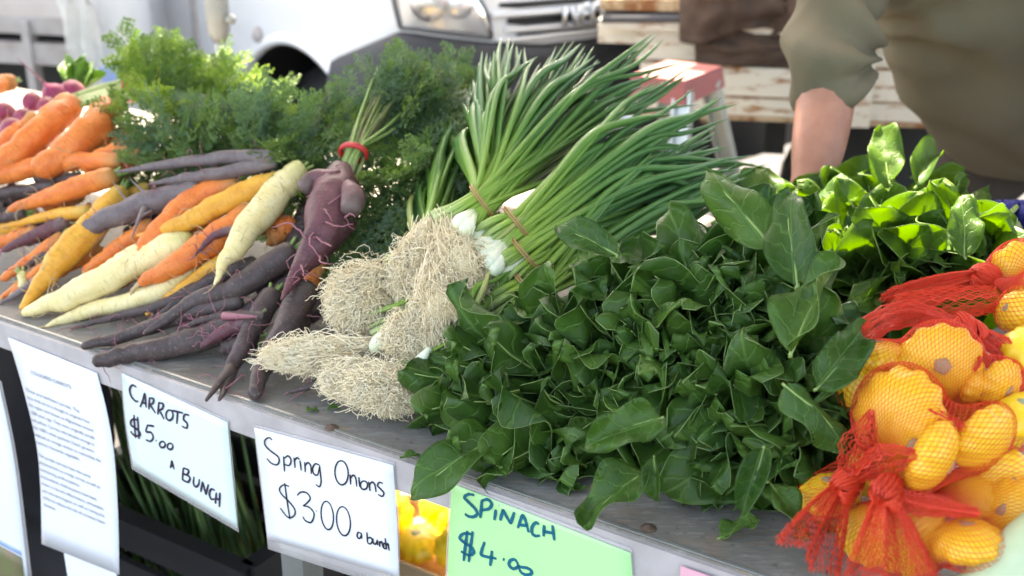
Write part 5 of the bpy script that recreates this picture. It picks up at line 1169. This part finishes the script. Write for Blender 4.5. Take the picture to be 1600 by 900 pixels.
write(t, of, [('C', [[(143,95),(126,87),(115,105),(122,135),(140,155),(152,156)]]), ('A', [[(160,180),(172,150),(180,125),(185,182)], [(166,160),(188,166)]]), ('R', [[(197,190),(200,140)], [(200,142),(217,146),(214,164),(202,170)], [(202,170),(225,206)]]), ('R', [[(235,212),(240,160)], [(240,162),(258,168),(254,188),(241,192)], [(241,192),(262,232)]]),
 ('O', [el(285,215,15,22)]), ('T', [[(296,195),(342,206)], [(320,200),(316,252)]]), ('S', [[(368,215),(350,213),(345,233),(360,250),(358,270),(338,262)]]),
 ('$', [[(150,236),(127,233),(120,255),(152,280),(160,300),(136,302),(119,284)], [(133,214),(140,312)], [(149,222),(155,316)]]), ('5', [[(220,262),(191,258)], [(191,258),(185,285),(205,288),(216,308),(205,326),(184,320)]]), ('.', [[(227,322),(230,324)]]), ('0', [el(255,340,12,13)]), ('0', [el(288,348,12,13)]),
 ('A', [[(288,440),(293,425),(296,412),(305,446)], [(290,431),(303,434)]]), ('B', [[(344,440),(340,492)], [(345,440),(367,450),(360,468),(346,465)], [(346,465),(372,480),(364,500),(341,491)]]), ('U', [[(390,478),(387,506),(397,520),(409,510),(412,488)]]), ('N', [[(418,542),(426,498)], [(426,498),(440,554)], [(440,554),(451,510)]]), ('C', [[(478,535),(463,530),(455,550),(462,572),(476,572)]]), ('H', [[(485,545),(480,592)], [(500,545),(497,606)], [(483,570),(499,576)]])],
 (160, 570), 2.727, 3.6, 'ink_purple')
t, of = sheet('price_sign', 'bright green card reading Spinach four dollars', [(705,755),(702,830),(698,920)], [(985,864),(988,900),(990,960)], 'paper_green', sleeve=([(703,749),(699,830),(695,920)], [(987,857),(991,900),(994,960)]))
write(t, of, [('S', [[(220,268),(188,264),(165,282),(190,310),(225,345),(238,375),(215,392),(185,388),(168,374)]]), ('P', [[(264,300),(260,350),(255,398)], [(264,300),(298,294),(320,318),(304,346),(262,354)]]), ('i', [[(344,352),(335,410)], [(361,325)]]), ('N', [[(368,412),(384,350)], [(384,350),(400,382),(428,432)], [(428,432),(448,366)]]), ('A', [[(468,455),(484,410),(497,384),(514,420),(530,480)], [(478,438),(522,442)]]), ('C', [[(588,434),(570,425),(550,450),(550,484),(568,500),(594,498)]]), ('H', [[(618,440),(615,502)], [(665,440),(670,480),(676,526)], [(617,476),(668,484)]]),
 ('$', [[(206,490),(162,487),(138,510),(160,535),(205,565),(218,595),(190,610),(145,588)], [(182,472),(170,560),(160,642)], [(212,475),(200,565),(189,648)]]), ('4', [[(280,535),(262,588),(268,612),(346,629)], [(322,585),(317,630),(311,670)]]), ('.', [[(384,631),(393,637)]]), ('0', [[(470,660),(452,635),(426,640),(419,665),(440,686),(466,678),(470,660)]]), ('0', [[(470,668),(490,678),(520,682),(544,697),(545,714),(520,722),(488,708),(470,668)]])],
 (680, 700), 3.636, 5.2, 'ink_teal')
MB().box(edge_pt(1100, 897, -.012)-UP*.05+T*.03, (.11, .0012, .1), (T, N, UP)).build('price_sign', M['paper_pink'], None, label='pink card hanging on the table edge below the squash', cat='sign', smooth=False)
t, of = sheet('notice', 'long white printed sheet about coloured carrots', [(12,527),(34,600),(56,690),(63,760),(65,850)], [(151,583),(166,640),(178,710),(184,800),(186,898)], 'paper', 'notice')
def typed(txt, x0, y0, x1, y1, hpx):
    cu_ = bpy.data.curves.new('text', 'FONT'); cu_.body = txt; cu_.size = 1; o = bpy.data.objects.new('tmp', cu_); COL.objects.link(o)
    dg = bpy.context.evaluated_depsgraph_get(); dg.update(); me = bpy.data.meshes.new_from_object(o.evaluated_get(dg)); bpy.data.objects.remove(o)
    xs = [v.co.x for v in me.vertices]; wd = max(xs)-min(xs); a, b = edge_pt(x0, y0, of-.0013), edge_pt(x1, y1, of-.0013); d = (b-a)/wd
    hgt = hpx*depth(a)/FPX/.93; up = UP-unit(d)*(UP @ unit(d))*.3
    for v in me.vertices: p = a+d*(v.co.x-min(xs))+up*(v.co.y*hgt); v.co = Vector(p-a)
    me.materials.clear(); me.materials.append(M['print']); link('text_line', me, t, a)
typed('COLOURED CARROTS', 48, 584, 111, 608, 8.5)
for i, (ln, f) in enumerate((('     These are heirloom carrots. The', .86), ('once-drab carrot is thought to originate from', 1), ('the region now known as Afghanistan around', 1.03), ('1,000 years ago. They were originally purple', 1.03), ('and yellow. Carrots only became orange in', 1.0), ("the 1500's when patriotic Dutch growers", .98), ('selected an orange version to nationalise the', 1.06), ("country's favourite vegetable.", .7))):
    x0, y0 = 40+2.3*i, 611+11.6*i; typed(ln, x0, y0, x0+98*f, y0+40*f, 8)
for i, (ln, f) in enumerate((('     The purple carrots have the same', .86), ('phytonutrients as orange carrots as well as', 1), ('containing anthocyanins.', .66), ('Antioxidants, Anthocyanins have been', .92), ('shown to be anti-inflammatory, antioxidant', 1.02), ('and anti-carcinogenic as well as having the', 1.02), ('ability to reduce the risk of coronary heart', 1.02), ('disease.', .2))):
    x0, y0 = 60+1.2*i, 713+11.0*i; typed(ln, x0, y0, x0+95*f, y0+40*f, 8)
t, of = sheet('notice', 'cropped white notice with a small landscape picture at its foot', [(-120,520),(-100,700),(-90,900)], [(-2,600),(22,720),(44,905)], 'paper', 'notice', -.012, sleeve=([(-122,516),(-102,700),(-92,900)], [(2,596),(27,720),(50,905)]))
g2 = [[edge_pt(-70+104*k/6+(i*2), 815+k*9.5+i*(16), of-.0014) for k in range(7)] for i in range(5)]
MB().grid(g2, thick=.0005, tn=-N).build('picture', M['grass_photo'], t); g2 = [[edge_pt(-72+104*k/6+(i*2), 806+k*9.3+i*7, of-.0014) for k in range(7)] for i in range(2)]
MB().grid(g2, thick=.0005, tn=-N).build('picture_sky', M['photo_sky'], t)
MB().box(edge_pt(40, 860, -.008)+T*.16-UP*.01, (.12, .001, .13), (T, N, UP)).build('card_back', M['paper'], None, label='plain pale card behind the long printed sheet', cat='card', smooth=False)

# ------------------------------------------------------------------ below the table
MB().grid([[W(.2+.03*math.sin(j*.9+i), -1.2+1.12*j/20, .72-.70*i/8) for j in range(21)] for i in range(9)], thick=.004, tn=-N).build('black_curtain', M['blackcloth'], None, label='black cloth hanging beneath the table end', cat='cloth')
def crate(nm, u, v, z, su, sv, h, mat, label, cat='crate', wall=.012):
    b = W(u, v, z); t = thing(nm, b, label, cat)
    MB().box(b+UP*.008, (sv, su, .016), ax).build('base', M[mat], t, smooth=False)
    for i, (du, dv, a, c) in enumerate(((-su/2, 0, sv, wall), (su/2, 0, sv, wall), (0, -sv/2, wall, su-wall*2.1), (0, sv/2, wall, su-wall*2.1))):
        if mat == 'crate':
            for k in range(3): MB().box(b+N*du+T*dv+UP*(.03+k*(h-.03)/2.6), (a, c, h/4.6), ax).build('side_slat', M[mat], t, smooth=False)
            MB().box(b+N*du*1.02+T*dv*1.02+UP*(h-.012), (a+.02, c+.02, .024), ax).build('rim', M[mat], t, smooth=False)
        else: MB().box(b+N*du+T*dv+UP*h/2, (a, c, h), ax).build('side', M[mat], t, smooth=False)
    for du in (-1, 1):
        for dv in (-1, 1): MB().box(b+N*du*(su/2-.004)+T*dv*(sv/2-.004)+UP*(h/2), (.028, .028, h-.004), ax).build('corner', M[mat], t, smooth=False)
    return t
cpos = onz(300, 862, .34); cu0, cv0 = uv(cpos)
crate('plastic_crate', cu0+.16, cv0-.10, .12, .30, .42, .23, 'crate', 'black slatted plastic crate holding dark green onion stalks below the carrots sign')
t = thing('onion_stalks', W(cu0+.2, cv0, .14), 'dark green stalks standing in the black crate under the table', 'onion stalks')
for k in range(70):
    a, b = rng.uniform(-.11, .11), rng.uniform(-.27, .06); p = W(cu0+.16+a, cv0+b, .15); q = W(cu0+.16+a*1.1+rng.normal(.02, .03), cv0+b-.14+rng.normal(0, .04), .50+rng.uniform(-.04, .07))
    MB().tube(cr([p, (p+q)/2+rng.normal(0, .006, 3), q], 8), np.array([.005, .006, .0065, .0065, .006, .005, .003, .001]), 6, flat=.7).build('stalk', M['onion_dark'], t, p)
MB().box(W(cu0+.36, cv0-.1, .47), (.5, .02, .02), ax).build('green_bar', M['greenrim'], None, label='green plastic bar behind the dark stalks', cat='bar', smooth=False)
tp = onz(400, 760, .32); tu, tv = uv(tp)
tu -= .08; tv -= .24
t = thing('metal_tub', W(tu+.35, tv+.1, 0), 'dull galvanised tub standing under the table behind the signs', 'tub')
MB().tube([W(tu+.35, tv+.05, z) for z in (.02, .03, .3, .5, .52)], [.17, .18, .2, .212, .218], 36, cap=False).build('tub_wall', M['galv'], t, W(tu+.35, tv+.05, 0))
MB().tube([W(tu+.35, tv+.05, .52)+ (N*math.cos(a)+T*math.sin(a))*.218 for a in np.linspace(0, 2*PI, 40)], .008, 6, cap=False).build('tub_rim', M['galv'], t, W(tu+.35, tv+.05, 0))
bp = onz(655, 850, .06); bu, bv = uv(bp)
crate('cardboard_tray', bu+.1, bv-.02, .004, .36, .56, .065, 'carton', 'low cardboard tray of yellow squash on the ground under the spring onions sign', 'tray', .006)
for k, (a, b) in enumerate(((-.1,.02), (-.02,.07), (-.1,.12), (.05,-.03), (-.06,-.09), (.03,.17), (.12,.08), (.06,-.17), (-.09,-.2))):
    c = W(bu+.1+a, bv-.02+b, .06+.012*(k % 3)); r = .052; o = link('pattypan_squash', SQ[k % 4], None, c, 'yellow squash heaped in the low cardboard tray under the table', 'squash', 'squash in the cardboard tray'); basis(o, c, cdir(1, .2, .1), unit(rng.normal(0, 1, 3)+V(0,0,1)), r)
    for nm, me in (('stem', STEM), ('blossom_end', SCAR)): q = link(nm, me); q.parent = o
c = W(bu+.02, bv-.2, .12)
MB().tube(cr([c-T*.08-UP*.02, c+UP*.03, c+T*.05+UP*.02, c+T*.12-UP*.03], 14), np.interp(np.linspace(0, 1, 14), [0,.3,.6,1], [.005, .03, .026, .004]), 10, flat=.5, rfun=lambda q, th: 1+.25*math.sin(5*th+q*9)).build('net_scrap', M['net'], None, label='crumpled red net lying on the tray of squash under the table', cat='net')
# scraps on the table
for i, (x, y, s_, lab) in enumerate(((625,716,.022,'torn green leaf scrap near the spring onions sign'), (1125,838,.04,'wispy green leaf scrap near the red net tail'), (512,640,.016,'tiny green leaf bit below the low root tuft'), (478,642,.014,'flat green leaf bit below the blunt black carrot'), (890,768,.02,'dry stalk scrap in front of the spinach'))):
    p = onz(x, y, TZ+.002); o = link('leaf_scrap', CH[i], None, p, lab, 'leaf scrap'); basis(o, p, cdir(.9, .3, 0), cdir(.1, 1, .3), s_/.11)

c0_, c1_ = pile(1560, 905, .03, h_squash), pile(1640, 830, .03, h_squash)
MB().tube(cr([c0_-(c1_-c0_)*.6, c0_, c1_, c1_+(c1_-c0_)*.5], 20), np.interp(np.linspace(0, 1, 20), [0, .1, .5, .9, 1], [.012, .024, .028, .022, .01]), 18).build('pale_marrow', plain('marrow_skin', (.42,.52,.30), .35, scale=40, c2=(.5,.58,.38)), None, label='pale green marrow at the corner of the table beside the nets', cat='marrow')
